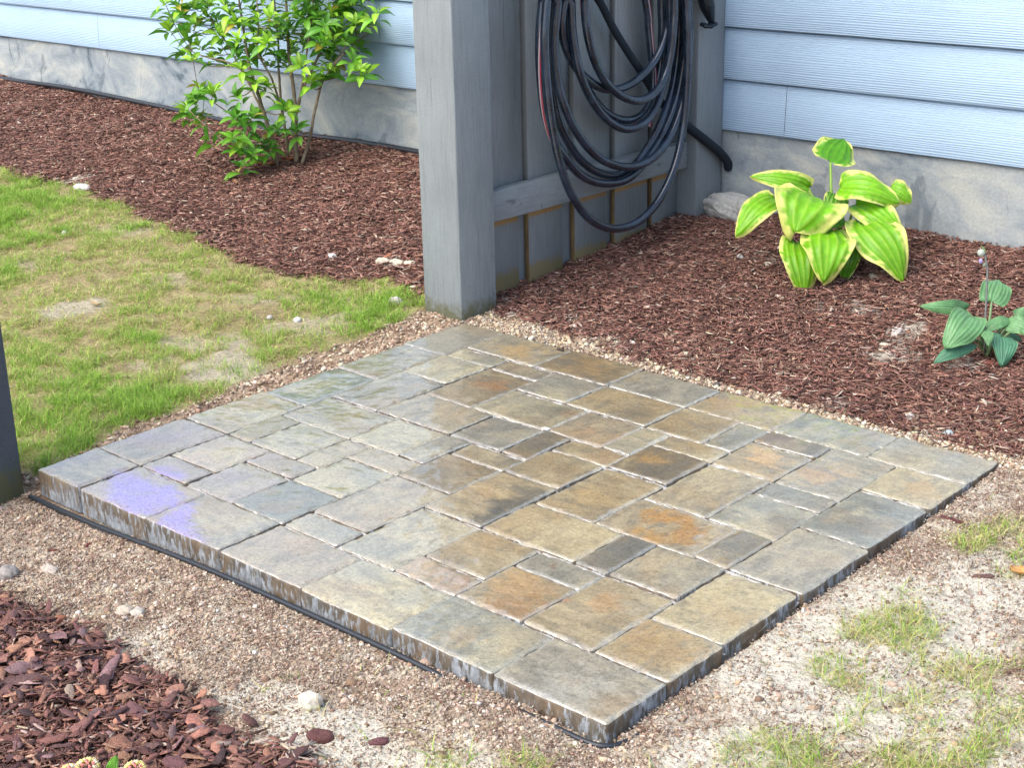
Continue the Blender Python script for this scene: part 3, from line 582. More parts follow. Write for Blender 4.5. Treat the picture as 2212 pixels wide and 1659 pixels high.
zr = N(nt, 'ShaderNodeMapRange'); zr.inputs[1].default_value = -.055; zr.inputs[2].default_value = -.004; zr.inputs[3].default_value = -.085; zr.inputs[4].default_value = .075; nt.links.new(sp.outputs[2], zr.inputs[0])
a1 = N(nt, 'ShaderNodeMath', operation='ADD'); nt.links.new(s1, a1.inputs[0]); nt.links.new(zr.outputs[0], a1.inputs[1])
a2 = N(nt, 'ShaderNodeMath', operation='MULTIPLY_ADD', i_1=.5); nt.links.new(s2, a2.inputs[0]); nt.links.new(a1.outputs[0], a2.inputs[2])
mk = ramp(nt, a2.outputs[0], [(.71, g3(0)), (.80, g3(1))])
wc = mix(nt, ramp(nt, s2, [(.4, g3(0)), (.62, g3(1))]), tuple(S(90, 86, 77)), tuple(S(106, 92, 74)))
wc = mix(nt, 1.0, wc, ramp(nt, noise(nt, coords(nt, (1, 1, .5)), 60, 4), [(.3, g3(.6)), (.7, g3(1.35))]), 'MULTIPLY')
v = coords(nt); f1 = noise(nt, v, 120, 4, .65)
dry = ramp(nt, noise(nt, coords(nt, (1, 1, .6)), 75, 5, .7), [(.3, S(92, 96, 98)), (.5, S(134, 140, 144)), (.68, S(164, 170, 174))])
nt.links.new(mix(nt, mk, dry, wc), b.inputs['Base Color']); bump(nt, b, f1, .5, .002)

def paver(rect, base, bl_, label, i):
    u0, v0, u1, v1 = rect; gx_ = rng.uniform(.0004, .0014); gy2 = rng.uniform(.0012, .0030)
    x0, x1 = u0 * U + gx_, u1 * U - gx_; y0, y1 = -v1 * U + gy2, -v0 * U - gy2
    if u0 == 0: x0 = rng.uniform(-.004, .005)
    if u1 == 20: x1 = SX + rng.uniform(-.007, .004)
    if v0 == 0: y1 = rng.uniform(-.006, .003)
    if v1 == 17: y0 = -SY + rng.uniform(-.003, .007)
    def ax(a, b):
        n = int(round((b - a - .014) / .0046)); return np.concatenate([[a, a + .002, a + .0045], np.linspace(a + .008, b - .008, n), [b - .0045, b - .002, b]])
    X, Y = np.meshgrid(ax(x0, x1), ax(y0, y1), indexing='ij'); nx, ny = X.shape
    cxm, cym = (x0 + x1) / 2, (y0 + y1) / 2; hx, hy = (x1 - x0) / 2, (y1 - y0) / 2; R = rng.uniform(.005, .011)
    qx = np.abs(X - cxm) - (hx - R); qy = np.abs(Y - cym) - (hy - R)
    sdf = np.minimum(np.maximum(qx, qy), 0) + np.hypot(np.maximum(qx, 0), np.maximum(qy, 0)) - R
    out = sdf > 0; gxx = np.maximum(qx, 0); gyy = np.maximum(qy, 0); ln = np.hypot(gxx, gyy) + 1e-9
    X = X - np.where(out, sdf * gxx / ln * np.sign(X - cxm), 0); Y = Y - np.where(out, sdf * gyy / ln * np.sign(Y - cym), 0)
    d = np.maximum(-sdf, 0)
    chip = np.maximum(fbm(X * 60, Y * 60, 200 + i, 3) - .46, 0) * .03
    dd = np.clip((d - chip * .5) / .0045, 0, 1); Z = -.0028 * (1 - dd) ** 2 - chip * .12 * (1 - np.clip(d / .012, 0, 1))
    Z += (fbm(X * 18, Y * 18, 300 + i, 4) - .5) * .0036 + (np.abs(fbm(X * 30, Y * 50, 350 + i, 3) - .5)) * .0026 - .0005 + (fbm(X * 90, Y * 60, 400 + i, 2) - .5) * .0007
    Z += rng.uniform(-.0018, .0018) + (X - cxm) * rng.normal(0, .006) + (Y - cym) * rng.normal(0, .006)
    w = (fbm(Y * 25, X * 25, 500 + i, 3) - .5) * .0022; k = 1 - np.clip(d / .02, 0, 1)
    X = X + w * k * np.sign(X - cxm) * (np.abs(qx) < R * 1.01); Y = Y + w * k * np.sign(Y - cym) * (np.abs(qy) < R * 1.01)
    # colours
    su = (X - x0) / (x1 - x0); sv_ = (y1 - Y) / (y1 - y0); ar = (x1 - x0) / .2
    br_ = (y1 - y0) / .2
    n1 = fbm(X * 16, Y * 24, 600 + i, 4); n2 = fbm(X * 60, Y * 90, 700 + i, 4); n3 = fbm(X * 9, Y * 9, 801, 3)
    ori = i % 2; A_, B_ = (X, Y) if ori else (Y, X)
    n4 = fbm(A_ * 34, B_ * 85, 620 + i, 5); n5 = fbm(A_ * 14, B_ * 34, 640 + i, 4)
    C = np.repeat(np.repeat(base[None, None], nx, 0), ny, 1) * (1 + (n1[..., None] - .5) * .4)
    plain = .45 if not bl_ else 1.0
    C = C + (dk * 1.15 - C) * (sstep(.50, .66, n4 * .6 + n5 * .4) * .42 * plain)[..., None]
    C = C + (cr * 1.05 - C) * (sstep(.52, .68, (1 - n5) * .6 + (1 - n4) * .4) * .38 * plain)[..., None]
    C = C + (S(172, 138, 92) - C) * (sstep(.54, .72, fbm(X * 11 + 3, Y * 11, 660 + i, 4)) * .28)[..., None]
    for (bu, bv, r, cc, st) in bl_:
        dist = np.hypot((su - bu) * ar * 1.0 + (n1 - .5) * .5, (sv_ - bv) * br_ + (n3 - .5) * .35) / (r * .85)
        mk = (1 - sstep(.35, 1.35, dist + (n2 - .5) * .9 + (n4 - .5) * 1.5)) * st * .82
        C = C + (cc - C) * mk[..., None]
    C = C * (1 - .14 * sstep(.5, .8, fbm(X * 130, Y * 130, 900 + i, 2)))[..., None]
    e = 1 - sstep(.002, .010, d + (n2 - .5) * .008); C = C + (S(184, 182, 174) - C) * (e * .28)[..., None]
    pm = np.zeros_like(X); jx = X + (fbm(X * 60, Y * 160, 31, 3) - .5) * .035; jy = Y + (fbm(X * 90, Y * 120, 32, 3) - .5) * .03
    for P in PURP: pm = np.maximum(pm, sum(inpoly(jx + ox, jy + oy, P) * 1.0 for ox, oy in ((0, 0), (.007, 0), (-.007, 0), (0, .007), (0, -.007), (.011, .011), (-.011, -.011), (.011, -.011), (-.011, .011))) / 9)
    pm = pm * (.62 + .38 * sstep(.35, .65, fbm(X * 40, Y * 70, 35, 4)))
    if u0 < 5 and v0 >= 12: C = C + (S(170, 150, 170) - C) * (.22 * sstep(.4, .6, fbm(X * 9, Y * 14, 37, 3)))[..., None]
    C = C + (S(156, 140, 210) - C) * pm[..., None]  # purple sheen of the wet surface, painted into the vertex colour
    wet = np.clip(.66 + .8 * (fbm(X * 7, Y * 7, 61, 4) - .5) * 2 + .55 * (1 - sstep(.6, 1.2, X)), .15, 1.0)
    C = C * np.array([.86, .87, .80])
    C4 = np.concatenate([C, wet[..., None]], -1).reshape(-1, 4)
    V = np.stack([X, Y, Z], -1).reshape(-1, 3); idx = np.arange(nx * ny).reshape(nx, ny)
    F = np.stack([idx[:-1, :-1], idx[1:, :-1], idx[1:, 1:], idx[:-1, 1:]], -1).reshape(-1, 4)
    ring = np.concatenate([idx[:, 0], idx[-1, 1:], idx[:-1, -1][::-1], idx[0, 1:-1][::-1]]); n = len(ring)
    Vs = [V]; Cs = [C4]; Fs = [F]; prev = ring; base_i = len(V); nrm = V[ring][:, :2] - [cxm, cym]
    for zl, off in ((-.010, .0006), (-.022, .0010), (-.040, .0004), (-.060, .0)):
        q = V[ring].copy(); q[:, 2] = zl
        jn = (fbm(q[:, 0] * 60 + zl * 400, q[:, 1] * 60, 950, 2) - .5) * .0022
        q[:, :2] += np.sign(nrm) * (off + jn)[:, None] * (np.abs(nrm) > np.array([hx, hy]) * .93)
        Vs.append(q); Cs.append(C4[ring]); cur = base_i + np.arange(n)
        Fs.append(np.stack([prev, cur, np.roll(cur, -1), np.roll(prev, -1)], -1)); prev = cur; base_i += n
    mi = np.concatenate([np.zeros(len(F), int)] + [np.ones(n, int)] * 4)
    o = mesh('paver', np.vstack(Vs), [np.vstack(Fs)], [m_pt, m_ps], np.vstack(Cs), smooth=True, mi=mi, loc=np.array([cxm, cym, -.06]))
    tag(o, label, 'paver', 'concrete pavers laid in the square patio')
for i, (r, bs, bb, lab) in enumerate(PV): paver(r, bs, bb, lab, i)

# joint sand under and between the pavers
jx = np.arange(.004, SX - .003, .004); jy = np.arange(-SY + .004, -.003, .004); X, Y = np.meshgrid(jx, jy, indexing='ij')
fx = np.abs(((X / U) + .5) % 1 - .5) * U; fy = np.abs(((Y / U) + .5) % 1 - .5) * U
alongY = fx < fy                                    # a joint running in y
Z = np.where(alongY, -.0085, -.0056) + (fbm(X * 70, Y * 70, 71, 3) - .5) * np.where(alongY, .007, .004); Z = np.minimum(Z, -.0048)
bord = (X < .02) | (X > SX - .02) | (Y > -.02) | (Y < -SY + .02); Z = np.where(bord, Z - .012, Z)
idx = np.arange(X.size).reshape(X.shape); F = np.stack([idx[:-1, :-1], idx[1:, :-1], idx[1:, 1:], idx[:-1, 1:]], -1).reshape(-1, 4)
m_j, nt, b = mat('joint_sand', .95, spec=.2); f1 = noise(nt, coords(nt), 330, 3, .6)
nt.links.new(ramp(nt, f1, [(.3, S(150, 148, 140)), (.6, S(208, 206, 198))]), b.inputs['Base Color']); bump(nt, b, f1, .6, .002)
tag(mesh('joint_sand', np.stack([X, Y, Z], -1).reshape(-1, 3), F, m_j, smooth=True), 'pale grey sand swept into the joints between the patio pavers', 'sand', kind='stuff')

# small spilled heap of white sand on the joint crossing
def lump(name, c, size, colr, label, cat, group=None, seed=1, rough=.9, amp=.35, sub=4, freq=2.2, mt=None):
    import bmesh
    bm = bmesh.new(); bmesh.ops.create_icosphere(bm, subdivisions=sub, radius=1.0)
    V = np.array([v.co[:] for v in bm.verts]); F = np.array([[v.index for v in f.verts] for f in bm.faces]); bm.free()
    n = fbm(V[:, 0] * freq + 9 + V[:, 2] * 1.3, V[:, 1] * freq + V[:, 2] * 1.7 + 3, seed, 4) - .5
    n2 = fbm(V[:, 0] * freq * 4 + V[:, 2] * 5, V[:, 1] * freq * 4 - V[:, 2] * 4, seed + 3, 3) - .5
    V = V * (1 + amp * 2 * n + amp * .5 * n2)[:, None] * np.array(size) + np.array(c)
    if mt is None:
        mt, nt, b = mat(name + '_mat', rough, spec=.3); f = noise(nt, coords(nt), 90, 5, .65)
        nt.links.new(ramp(nt, f, [(.3, tuple(colr * .62)), (.55, tuple(colr)), (.75, tuple(np.minimum(colr * 1.2, .85)))]), b.inputs['Base Color']); bump(nt, b, f, .7, .003)
    o = mesh(name, V, F, mt, smooth=True, loc=np.array(c)); return tag(o, label, cat, group)
p = on(1179, 926, 2, .0); lump('sand_spill', (p[0], p[1], -.0006), (.010, .007, .0030), S(206, 206, 200), 'tiny heap of spilled white sand on a paver joint near the patio centre', 'sand heap', seed=5, amp=.55, freq=3.5)

# black plastic edging along the foot of the front-left side
Q = [(64, 1068), (143, 1105), (238, 1145), (373, 1193), (509, 1252), (644, 1311), (779, 1368), (924, 1432), (996, 1468)]
pe = [on(a, b_, 1, -1.342) for a, b_ in Q]
pe = [np.array([p[0], -1.342 - .0015 * math.sin(i), z]) for i, (p, z) in enumerate(zip(pe, [-.062, -.058, -.053, -.041, -.036, -.034, -.032, -.033, -.040]))]
pe2 = [np.array(p) for p in [(1.27, -1.343, -.044), (1.34, -1.343, -.036), (1.40, -1.344, -.031), (1.48, -1.345, -.030), (1.545, -1.342, -.031), (1.572, -1.325, -.032), (1.582, -1.29, -.033), (1.583, -1.25, -.036), (1.583, -1.20, -.048)]]
m_blk, nt, b = mat('black_plastic', .42, S(38, 44, 50), spec=.5); f = noise(nt, coords(nt), 60, 3); bump(nt, b, f, .3, .002)
pts = catmull(pe + pe2, 8)
V1, F1 = tube(pts, .0052, 8)
n = len(pts); lo = pts.copy(); lo[:, 2] -= .035
tdir = np.gradient(pts, axis=0); nn = np.stack([tdir[:, 1], -tdir[:, 0], tdir[:, 0] * 0], 1); nn /= np.linalg.norm(nn, axis=1)[:, None]
VV = np.concatenate([pts + nn * .0012, lo + nn * .0012, lo - nn * .0012, pts - nn * .0012]); i = np.arange(n - 1)
FF = np.concatenate([np.stack([a * n + i, a * n + i + 1, ((a + 1) % 4) * n + i + 1, ((a + 1) % 4) * n + i], 1) for a in range(4)])
Va, Fa = joinm([(V1, F1), (VV, [FF])])
tag(mesh('paver_edging', Va, Fa, m_blk, smooth=True), 'black plastic edging strip along the front foot of the patio, curling round the near corner', 'edging')

# ------------------------------------------------------------------ painted wood: posts and fence
def paint(name, c, grain=(6, 6, .6), worn=0.0):
    m, nt, b = mat(name, .6, spec=.35)
    v = coords(nt, grain); f1 = noise(nt, v, 22, 5, .65, .4); v2 = coords(nt); f2 = noise(nt, v2, 260, 3, .6); f3 = noise(nt, v2, 4, 3)
    col = ramp(nt, f1, [(.25, tuple(c * .80)), (.5, tuple(c)), (.8, tuple(c * 1.10))])
    col = mix(nt, 1.0, col, ramp(nt, f2, [(.28, g3(.82)), (.45, g3(1)), (.78, g3(1.06)), (.80, g3(1.3))]), 'MULTIPLY')
    col = mix(nt, 1.0, col, ramp(nt, f3, [(.3, g3(.88)), (.7, g3(1.08))]), 'MULTIPLY')
    if worn:
        sp = N(nt, 'ShaderNodeSeparateXYZ'); nt.links.new(N(nt, 'ShaderNodeNewGeometry').outputs['Position'], sp.inputs[0])
        zr = N(nt, 'ShaderNodeMapRange'); zr.inputs[1].default_value = worn + .10; zr.inputs[2].default_value = worn; nt.links.new(sp.outputs[2], zr.inputs[0])
        mm = N(nt, 'ShaderNodeMath', operation='MULTIPLY'); nt.links.new(zr.outputs[0], mm.inputs[0]); f4 = noise(nt, v2, 40, 5, .7); nt.links.new(f4, mm.inputs[1])
        col = mix(nt, ramp(nt, mm.outputs[0], [(.22, g3(0)), (.42, g3(.8))]), col, S(96, 98, 62))
    gs = tuple(np.array(grain) * np.array([3.2, 3.2, .45])); f6 = noise(nt, coords(nt, gs), 9, 4, .6, .5)
    crk = ramp(nt, f6, [(.655, g3(0)), (.69, g3(.7))]); col = mix(nt, crk, col, tuple(c * .45))
    f7 = noise(nt, v2, 9, 4, .65, .8); col = mix(nt, ramp(nt, f7, [(.62, g3(0)), (.72, g3(.4))]), col, tuple(c * .72))
    nt.links.new(col, b.inputs['Base Color']); bump(nt, b, f2, .25, .0012, bump(nt, None, f1, .6, .003)); return m
PG = S(140, 148, 150)
m_post = paint('weathered_grey_paint', PG, (8, 8, .5), -.005 - 0.0)
m_rail = paint('grey_paint_rail', PG * .98, (8, .5, 8)); m_board = paint('grey_paint_board', PG * 1.0, (8, 8, .5))
m_raw, nt, b = mat('raw_wood', .75, spec=.3); f = noise(nt, coords(nt, (8, 8, .7)), 25, 4); f5 = noise(nt, coords(nt, (30, 30, 2.5)), 9, 4, .7)
sp = N(nt, 'ShaderNodeSeparateXYZ'); nt.links.new(coords(nt), sp.inputs[0]); zr = N(nt, 'ShaderNodeMapRange'); zr.inputs[1].default_value = .225; zr.inputs[2].default_value = .245; zr.inputs[4].default_value = .92; nt.links.new(sp.outputs[2], zr.inputs[0])
rawc = ramp(nt, f, [(.3, S(112, 96, 70)), (.7, S(158, 134, 92))])
upc = mix(nt, ramp(nt, f5, [(.66, g3(0)), (.74, g3(.8))]), tuple(PG * .72), rawc)
nt.links.new(mix(nt, zr.outputs[0], rawc, upc), b.inputs['Base Color'])
# board with bare wood showing on its edge and in a band under the rail / near the soil
m_bd2 = m_board.copy(); m_bd2.name = 'grey_paint_thin'; nt = m_bd2.node_tree; b = nt.nodes['Principled BSDF']; src = b.inputs['Base Color'].links[0].from_socket
v2 = coords(nt); sp = N(nt, 'ShaderNodeSeparateXYZ'); nt.links.new(v2, sp.inputs[0])
f4 = noise(nt, v2, 26, 4, .7)
def band(z0, wd):
    a = N(nt, 'ShaderNodeMath', operation='SUBTRACT', i_1=z0); nt.links.new(sp.outputs[2], a.inputs[0]); c_ = N(nt, 'ShaderNodeMath', operation='ABSOLUTE'); nt.links.new(a.outputs[0], c_.inputs[0])
    d_ = N(nt, 'ShaderNodeMapRange'); d_.inputs[1].default_value = wd; d_.inputs[2].default_value = 0; nt.links.new(c_.outputs[0], d_.inputs[0])
    e_ = N(nt, 'ShaderNodeMath', operation='MULTIPLY'); nt.links.new(d_.outputs[0], e_.inputs[0]); nt.links.new(f4, e_.inputs[1]); return ramp(nt, e_.outputs[0], [(.10, g3(0)), (.30, g3(.85))])
col = mix(nt, band(.222, .022), src, S(178, 140, 78)); col = mix(nt, band(.035, .055), col, S(150, 136, 92)); nt.links.new(col, b.inputs['Base Color'])

def post(x0, y0, zb, h, name, label, cat='post', mt=None, wd=.143, lean=0):
    o = empty(name, (x0 + wd / 2, y0 + wd / 2, zb)); V, F = box((x0, y0, zb - .1), (x0 + wd, y0 + wd, h))
    bevelled(mesh('shaft', V, F, mt or m_post, parent=o), .004)
    V, F = box((x0 - .012, y0 - .012, h), (x0 + wd + .012, y0 + wd + .012, h + .025)); bevelled(mesh('cap', V, F, mt or m_post, parent=o), .005)
    return tag(o, label, cat, 'square grey wooden posts')
post(-.152, .003, -.01, 2.05, 'wooden_post', 'grey painted square post at the back corner of the patio, where the fence begins')
m_dark = paint('dark_grey_paint', S(84, 92, 98), (8, 8, 8), -.03)
post(-.178, -1.483, -.08, 2.05, 'wooden_post', 'dark grey post at the left edge of the photo, beside the patio corner', mt=m_dark)
FE = empty('privacy_fence', (-.08, .62, .05))
tag(FE, 'grey wooden fence panel with the hose on it, between patio post and house', 'fence')
def shaftbox(lo, hi, name, mt, bev=.0025, parent=FE):
    V, F = box(lo, hi); return bevelled(mesh(name, V, F, mt, parent=parent), bev)
post2 = shaftbox((-.153, 1.092, -.02), (-.010, 1.235, 2.05), 'post', m_post, .004); post2['label'] = 'fence post against the house wall'
for j, (a, c_) in enumerate([(.148, .321), (.367, .517), (.574, .727), (.767, .931), (.956, 1.090)]):
    V, F = box((-.100, a, .002 + .010 * j), (-.080, c_, 1.95)); o = mesh('board', V, F, [m_bd2, m_raw], parent=FE, mi=[0, 0, 1, 0, 0, 0]); bevelled(o, .0015, 1)
for a, c_ in ((.30, .39), (.50, .60), (.71, .79), (.91, .98)):
    shaftbox((-.122, a, .02), (-.102, c_, 1.95), 'back_board', m_board, .0015)
# bottom rail with a slightly uneven top edge
yy = np.linspace(.147, 1.091, 60); wav = (fbm(yy * 5, yy * 0, 12, 3) - .5) * .012
top = .320 + wav; bot = .234 + (fbm(yy * 4, yy * 0 + 3, 14, 3) - .5) * .006
V = []; 
for xx_, ch in ((-.041, .003), (-.078, 0)):
    V.append(np.stack([yy * 0 + xx_, yy, bot], 1)); V.append(np.stack([yy * 0 + xx_, yy, top], 1))
V = np.vstack(V); n = 60; i = np.arange(n - 1)
Fq = np.concatenate([np.stack([a * n + i, a * n + i + 1, b_ * n + i + 1, b_ * n + i], 1) for a, b_ in ((0, 1), (1, 3), (3, 2), (2, 0))] + [np.array([[0, n, 3 * n, 2 * n], [n - 1, 3 * n - 1, 4 * n - 1, 2 * n - 1]])])
bevelled(mesh('rail', V, Fq, m_rail, parent=FE), .004)
shaftbox((-.078, .148, 1.62), (-.041, 1.09, 1.71), 'rail', m_rail, .004)

# ------------------------------------------------------------------ the house wall
HW = empty('house_wall', (-1.5, 1.25, .08)); tag(HW, 'house wall of pale blue lap siding over a stained grey concrete foundation', 'house')
m_sid, nt, b = mat('blue_siding_paint', .5, spec=.4)
v = coords(nt, (.55, 1, 7)); v1 = coords(nt, (.9, 1, 5)); f3 = noise(nt, coords(nt), 2.0, 3)
big = noise(nt, v1, 2.6, 3, .5, .8)
wv = N(nt, 'ShaderNodeTexWave', wave_type='BANDS', bands_direction='Z', wave_profile='SIN'); wv.inputs['Scale'].default_value = 6.5; wv.inputs['Distortion'].default_value = 5.0; wv.inputs['Detail'].default_value = 3; wv.inputs['Detail Scale'].default_value = .9
nt.links.new(v, wv.inputs['Vector']); f1 = noise(nt, coords(nt, (.6, 1, 14)), 12, 4, .65, .3)
hsum = mix(nt, .45, wv.outputs['Color'], f1)
SC = S(156, 182, 204)
col = ramp(nt, f3, [(.3, tuple(SC * .93)), (.7, tuple(SC * 1.05))])
col = mix(nt, 1.0, col, ramp(nt, hsum, [(.25, g3(.93)), (.6, g3(1.03))]), 'MULTIPLY')
spk = noise(nt, coords(nt), 75, 2, .5); col = mix(nt, ramp(nt, spk, [(.76, g3(0)), (.80, g3(.6))]), col, S(110, 128, 140))
nt.links.new(col, b.inputs['Base Color']); bump(nt, b, hsum, .55, .0035)
rows = 19; Z0 = .338; EX = .163
JO = {0: [-3.50, .22], 1: [-1.6, 2.1], 2: [-4.6, -.6], 3: [-2.4, 1.1]}
for r in range(rows):
    z = Z0 + r * EX
    js = [-7.0] + (JO[r % 4] if r < 4 else sorted([-5 + (r * 1.37) % 3.3, -.6 + (r * .83) % 2.4])) + [3.4]
    for a, c_ in zip(js[:-1], js[1:]):
        nx = max(2, int((c_ - a) / .25)); xs = np.linspace(a + .0008, c_ - .0008, nx)
        yb, yt = 1.236, 1.2455     # face leans in towards the top (lap)
        prof = [(yb + .008, z), (yb, z), (yb, z + .006), (yt, z + EX + .012), (yt + .008, z + EX + .012)]
        k = len(prof); V = np.array([[x, p[0], p[1]] for x in xs for p in prof]); i = np.arange(nx - 1)[:, None]; j = np.arange(k - 1)[None]
        F = np.stack([i * k + j, (i + 1) * k + j, (i + 1) * k + j + 1, i * k + j + 1], -1).reshape(-1, 4)
        mesh('clapboard', V, F, m_sid, parent=HW)
V, F = box((-7, 1.256, -.2), (3.4, 1.40, 3.45)); m_in, _, _ = mat('sheathing', .9, S(90, 96, 100)); mesh('sheathing', V, F, m_in, parent=HW)
V, F = box((-7, 1.250, .30), (3.4, 1.2555, .352)); 
# foundation face, slightly uneven plaster
xs = np.linspace(-7, 3.4, 900); zs = np.linspace(-.1, .352, 44); X, Zf = np.meshgrid(xs, zs, indexing='ij')
Y = 1.2475 - (fbm(X * 5, Zf * 9, 88, 4) - .5) * .006 - np.maximum(fbm(X * 2.1, Zf * 5, 89, 4) - .58, 0) * .03
idx = np.arange(X.size).reshape(X.shape); F = np.stack([idx[:-1, :-1], idx[1:, :-1], idx[1:, 1:], idx[:-1, 1:]], -1).reshape(-1, 4)
m_fd, nt, b = mat('stained_concrete', .8, spec=.3)
v = coords(nt, (1, 1, 1.6)); a_ = noise(nt, v, 3.2, 6, .62, 1.4); b2 = noise(nt, coords(nt, (1.5, 1, .6)), 5.5, 4, .6, .8); c2 = noise(nt, coords(nt), 140, 4, .65)
col = ramp(nt, a_, [(.32, S(84, 98, 108)), (.42, S(136, 148, 154)), (.55, S(160, 168, 168)), (.70, S(184, 188, 178))])
col = mix(nt, ramp(nt, b2, [(.60, g3(0)), (.64, g3(.55))]), col, S(92, 104, 112))
col = mix(nt, 1.0, col, ramp(nt, c2, [(.3, g3(.85)), (.7, g3(1.08))]), 'MULTIPLY')
nt.links.new(col, b.inputs['Base Color']); bump(nt, b, c2, .5, .002)
mesh('foundation', np.stack([X, Y, Zf], -1).reshape(-1, 3), F, m_fd, smooth=True, parent=HW)
# black pipe along the foundation foot
pp = [on(a, b_, 1, 1.215) for a, b_ in [(-150, 145), (0, 168), (150, 190), (330, 226), (450, 252), (600, 283), (750, 303), (895, 326)]]
pp = catmull([(-5.6, 1.215, pp[0][2] + .01)] + pp[1:] + [(-1.2, 1.215, pp[-1][2] - .004)], 10)
pp[:, 1] += .003 * np.sin(pp[:, 0] * 3)
V, F = tube(pp, .011, 10); tag(mesh('drain_pipe', V, F, m_blk, smooth=True), 'thin black pipe lying along the foot of the left foundation', 'pipe')

# ------------------------------------------------------------------ the hose on the fence
def H(pts, x):    # traced on the fence face; plane at depth x
    xs = np.broadcast_to(np.asarray(x, float), (len(pts),))
    return np.array([on((1880 + .5125 * a) / 1.6677, .5125 * b_ / 1.6677, 0, xv) for (a, b_), xv in zip(pts, xs)])
LP = [
 ([(175, 0), (160, 300), (185, 680), (235, 1000), (300, 1250), (380, 1420), (480, 1540), (600, 1600), (710, 1600), (820, 1555), (930, 1450), (1020, 1300), (1085, 1130), (1125, 950), (1150, 750), (1165, 500), (1165, 200), (1155, 0)], .048, .3),
 ([(145, 0), (125, 250), (130, 520), (165, 800), (225, 980), (300, 1100), (390, 1210), (490, 1270), (600, 1288), (710, 1270), (800, 1210), (900, 1090), (1000, 920), (1085, 700), (1135, 450), (1150, 200), (1130, 0)], .012, 2.6),
 ([(215, 0), (195, 300), (215, 600), (262, 850), (340, 1020), (430, 1140), (550, 1215), (680, 1225), (800, 1150), (900, 1010), (980, 850), (1050, 650), (1090, 420), (1105, 200), (1095, 0)], -.008, .9),
 ([(255, 0), (228, 300), (250, 560), (310, 770), (400, 950), (520, 1090), (640, 1155), (760, 1172), (880, 1135), (980, 1050), (1065, 910), (1130, 710), (1165, 450), (1178, 250), (1170, 0)], .030, 4.0),
 ([(200, 0), (190, 250), (215, 500), (250, 700), (300, 860), (370, 1010), (460, 1120), (580, 1180), (700, 1180), (810, 1110), (905, 960), (985, 780), (1040, 580), (1070, 350), (1080, 0)], -.022, 3.4),
 ([(345, 0), (358, 240), (400, 480), (480, 680), (580, 820), (690, 895), (790, 898), (880, 845), (950, 730), (1000, 560), (1035, 350), (1045, 150), (1040, 0)], .022, 1.6),
 ([(330, 0), (345, 250), (390, 470), (470, 640), (570, 770), (680, 835), (790, 835), (875, 770), (940, 620), (975, 430), (985, 200), (980, 0)], -.012, 2.0),
 ([(440, 0), (455, 190), (500, 390), (575, 550), (675, 655), (780, 702), (870, 692), (950, 630), (1010, 520), (1045, 380), (1065, 200), (1070, 0)], .038, 3.0),
 ([(300, 0), (280, 160), (305, 320), (380, 470), (480, 570), (580, 622), (690, 620), (800, 565), (900, 470), (975, 350), (1025, 180), (1040, 0)], .005, .6),
 ([(870, 0), (890, 180), (910, 380), (925, 560), (915, 700), (900, 800), (890, 880)], -.020, 2.2),
]
m_hose, nt, b = mat('black_hose_rubber', .22, S(26, 34, 42), spec=.5)
tc = coords(nt); f = noise(nt, tc, 400, 2); f2 = noise(nt, tc, 18, 3, .6)
nt.links.new(ramp(nt, f2, [(.35, S(20, 31, 44)), (.7, S(44, 60, 78))]), b.inputs['Base Color']); bump(nt, b, f, .25, .0008)
b.inputs['Coat Weight'].default_value = .6; b.inputs['Coat Roughness'].default_value = .12
m_red, nt, b = mat('red_hose_stripe', .5, S(168, 44, 62)); m_wht, nt, b = mat('pale_hose_braid', .6, S(186, 170, 176))
hanger = np.array([.02, .62, 1.20])
parts = []; mis = []
for li, (pts, x, tw) in enumerate(LP):
    if li == 4: continue
    P = H(pts, x + .005 * np.sin(np.arange(len(pts)) * 1.3 + li))
    L, Rr = P[0], P[-1]
    if li < 9:   # closed over the hanger above the picture
        topz = 1.16 + .012 * li; up = [Rr + (hanger - Rr) * [0, .06, .5], [x * .5, .80 + .004 * li, topz - .08], [x * .5 + .01, .72, topz], [x * .5 + .01, .60, topz + .005], [x * .5, .50 - .004 * li, topz - .07], L + (hanger - L) * [0, .06, .5]]
        C = catmull(np.vstack([P, up, P[:1]]), 12)[:-1]; k = 20; V, F = tube(C, .0124, k, closed=True, twist=tw / 90)
        nf = len(F[0])
    else:
        C = catmull(np.vstack([[[0, .70, 1.17]], P]), 12); k = 20; V, F = tube(C, .0117, k, twist=.01, cap=False); nf = len(F[0])
    parts.append((V, F)); j = (np.arange(nf) + int(tw * 2)) % k
    red = {1: 5, 3: 14, 5: 13, 7: 12, 9: 2}.get(li, 7); mm = np.zeros(nf, int); mm[j == red] = 1; mm[j == (red + 1) % k] = 2 if li in (9, 4, 1) else 0
    if li in (0, 2, 3, 4, 6, 8): mm[:] = 0
    if li < 9: mm[int(nf * .33):] = 0
    mis.append(mm)
V, F = joinm(parts); tag(mesh('garden_hose', V, F, [m_hose, m_red, m_wht], smooth=True, mi=np.concatenate(mis)), 'black garden hose with a thin red stripe, hung in many loops on the fence', 'hose')
# hanger above
V1, F1 = tube(catmull([(-.06, .50, 1.13), (.0, .52, 1.135), (.02, .62, 1.14), (.0, .72, 1.135), (-.06, .74, 1.13)], 8), .009, 8)
V2, F2 = tube(catmull([(-.079, .62, 1.13), (.0, .62, 1.13), (.06, .62, 1.14), (.075, .62, 1.19)], 8), .009, 8)
V3, F3 = box((-.080, .48, 1.06), (-.070, .76, 1.22)); Va, Fa = joinm([(V1, F1), (V2, F2), (V3, [F3])])
tag(mesh('hose_hanger', Va, Fa, m_blk, smooth=False), 'black bracket on the fence that carries the coiled hose', 'bracket')
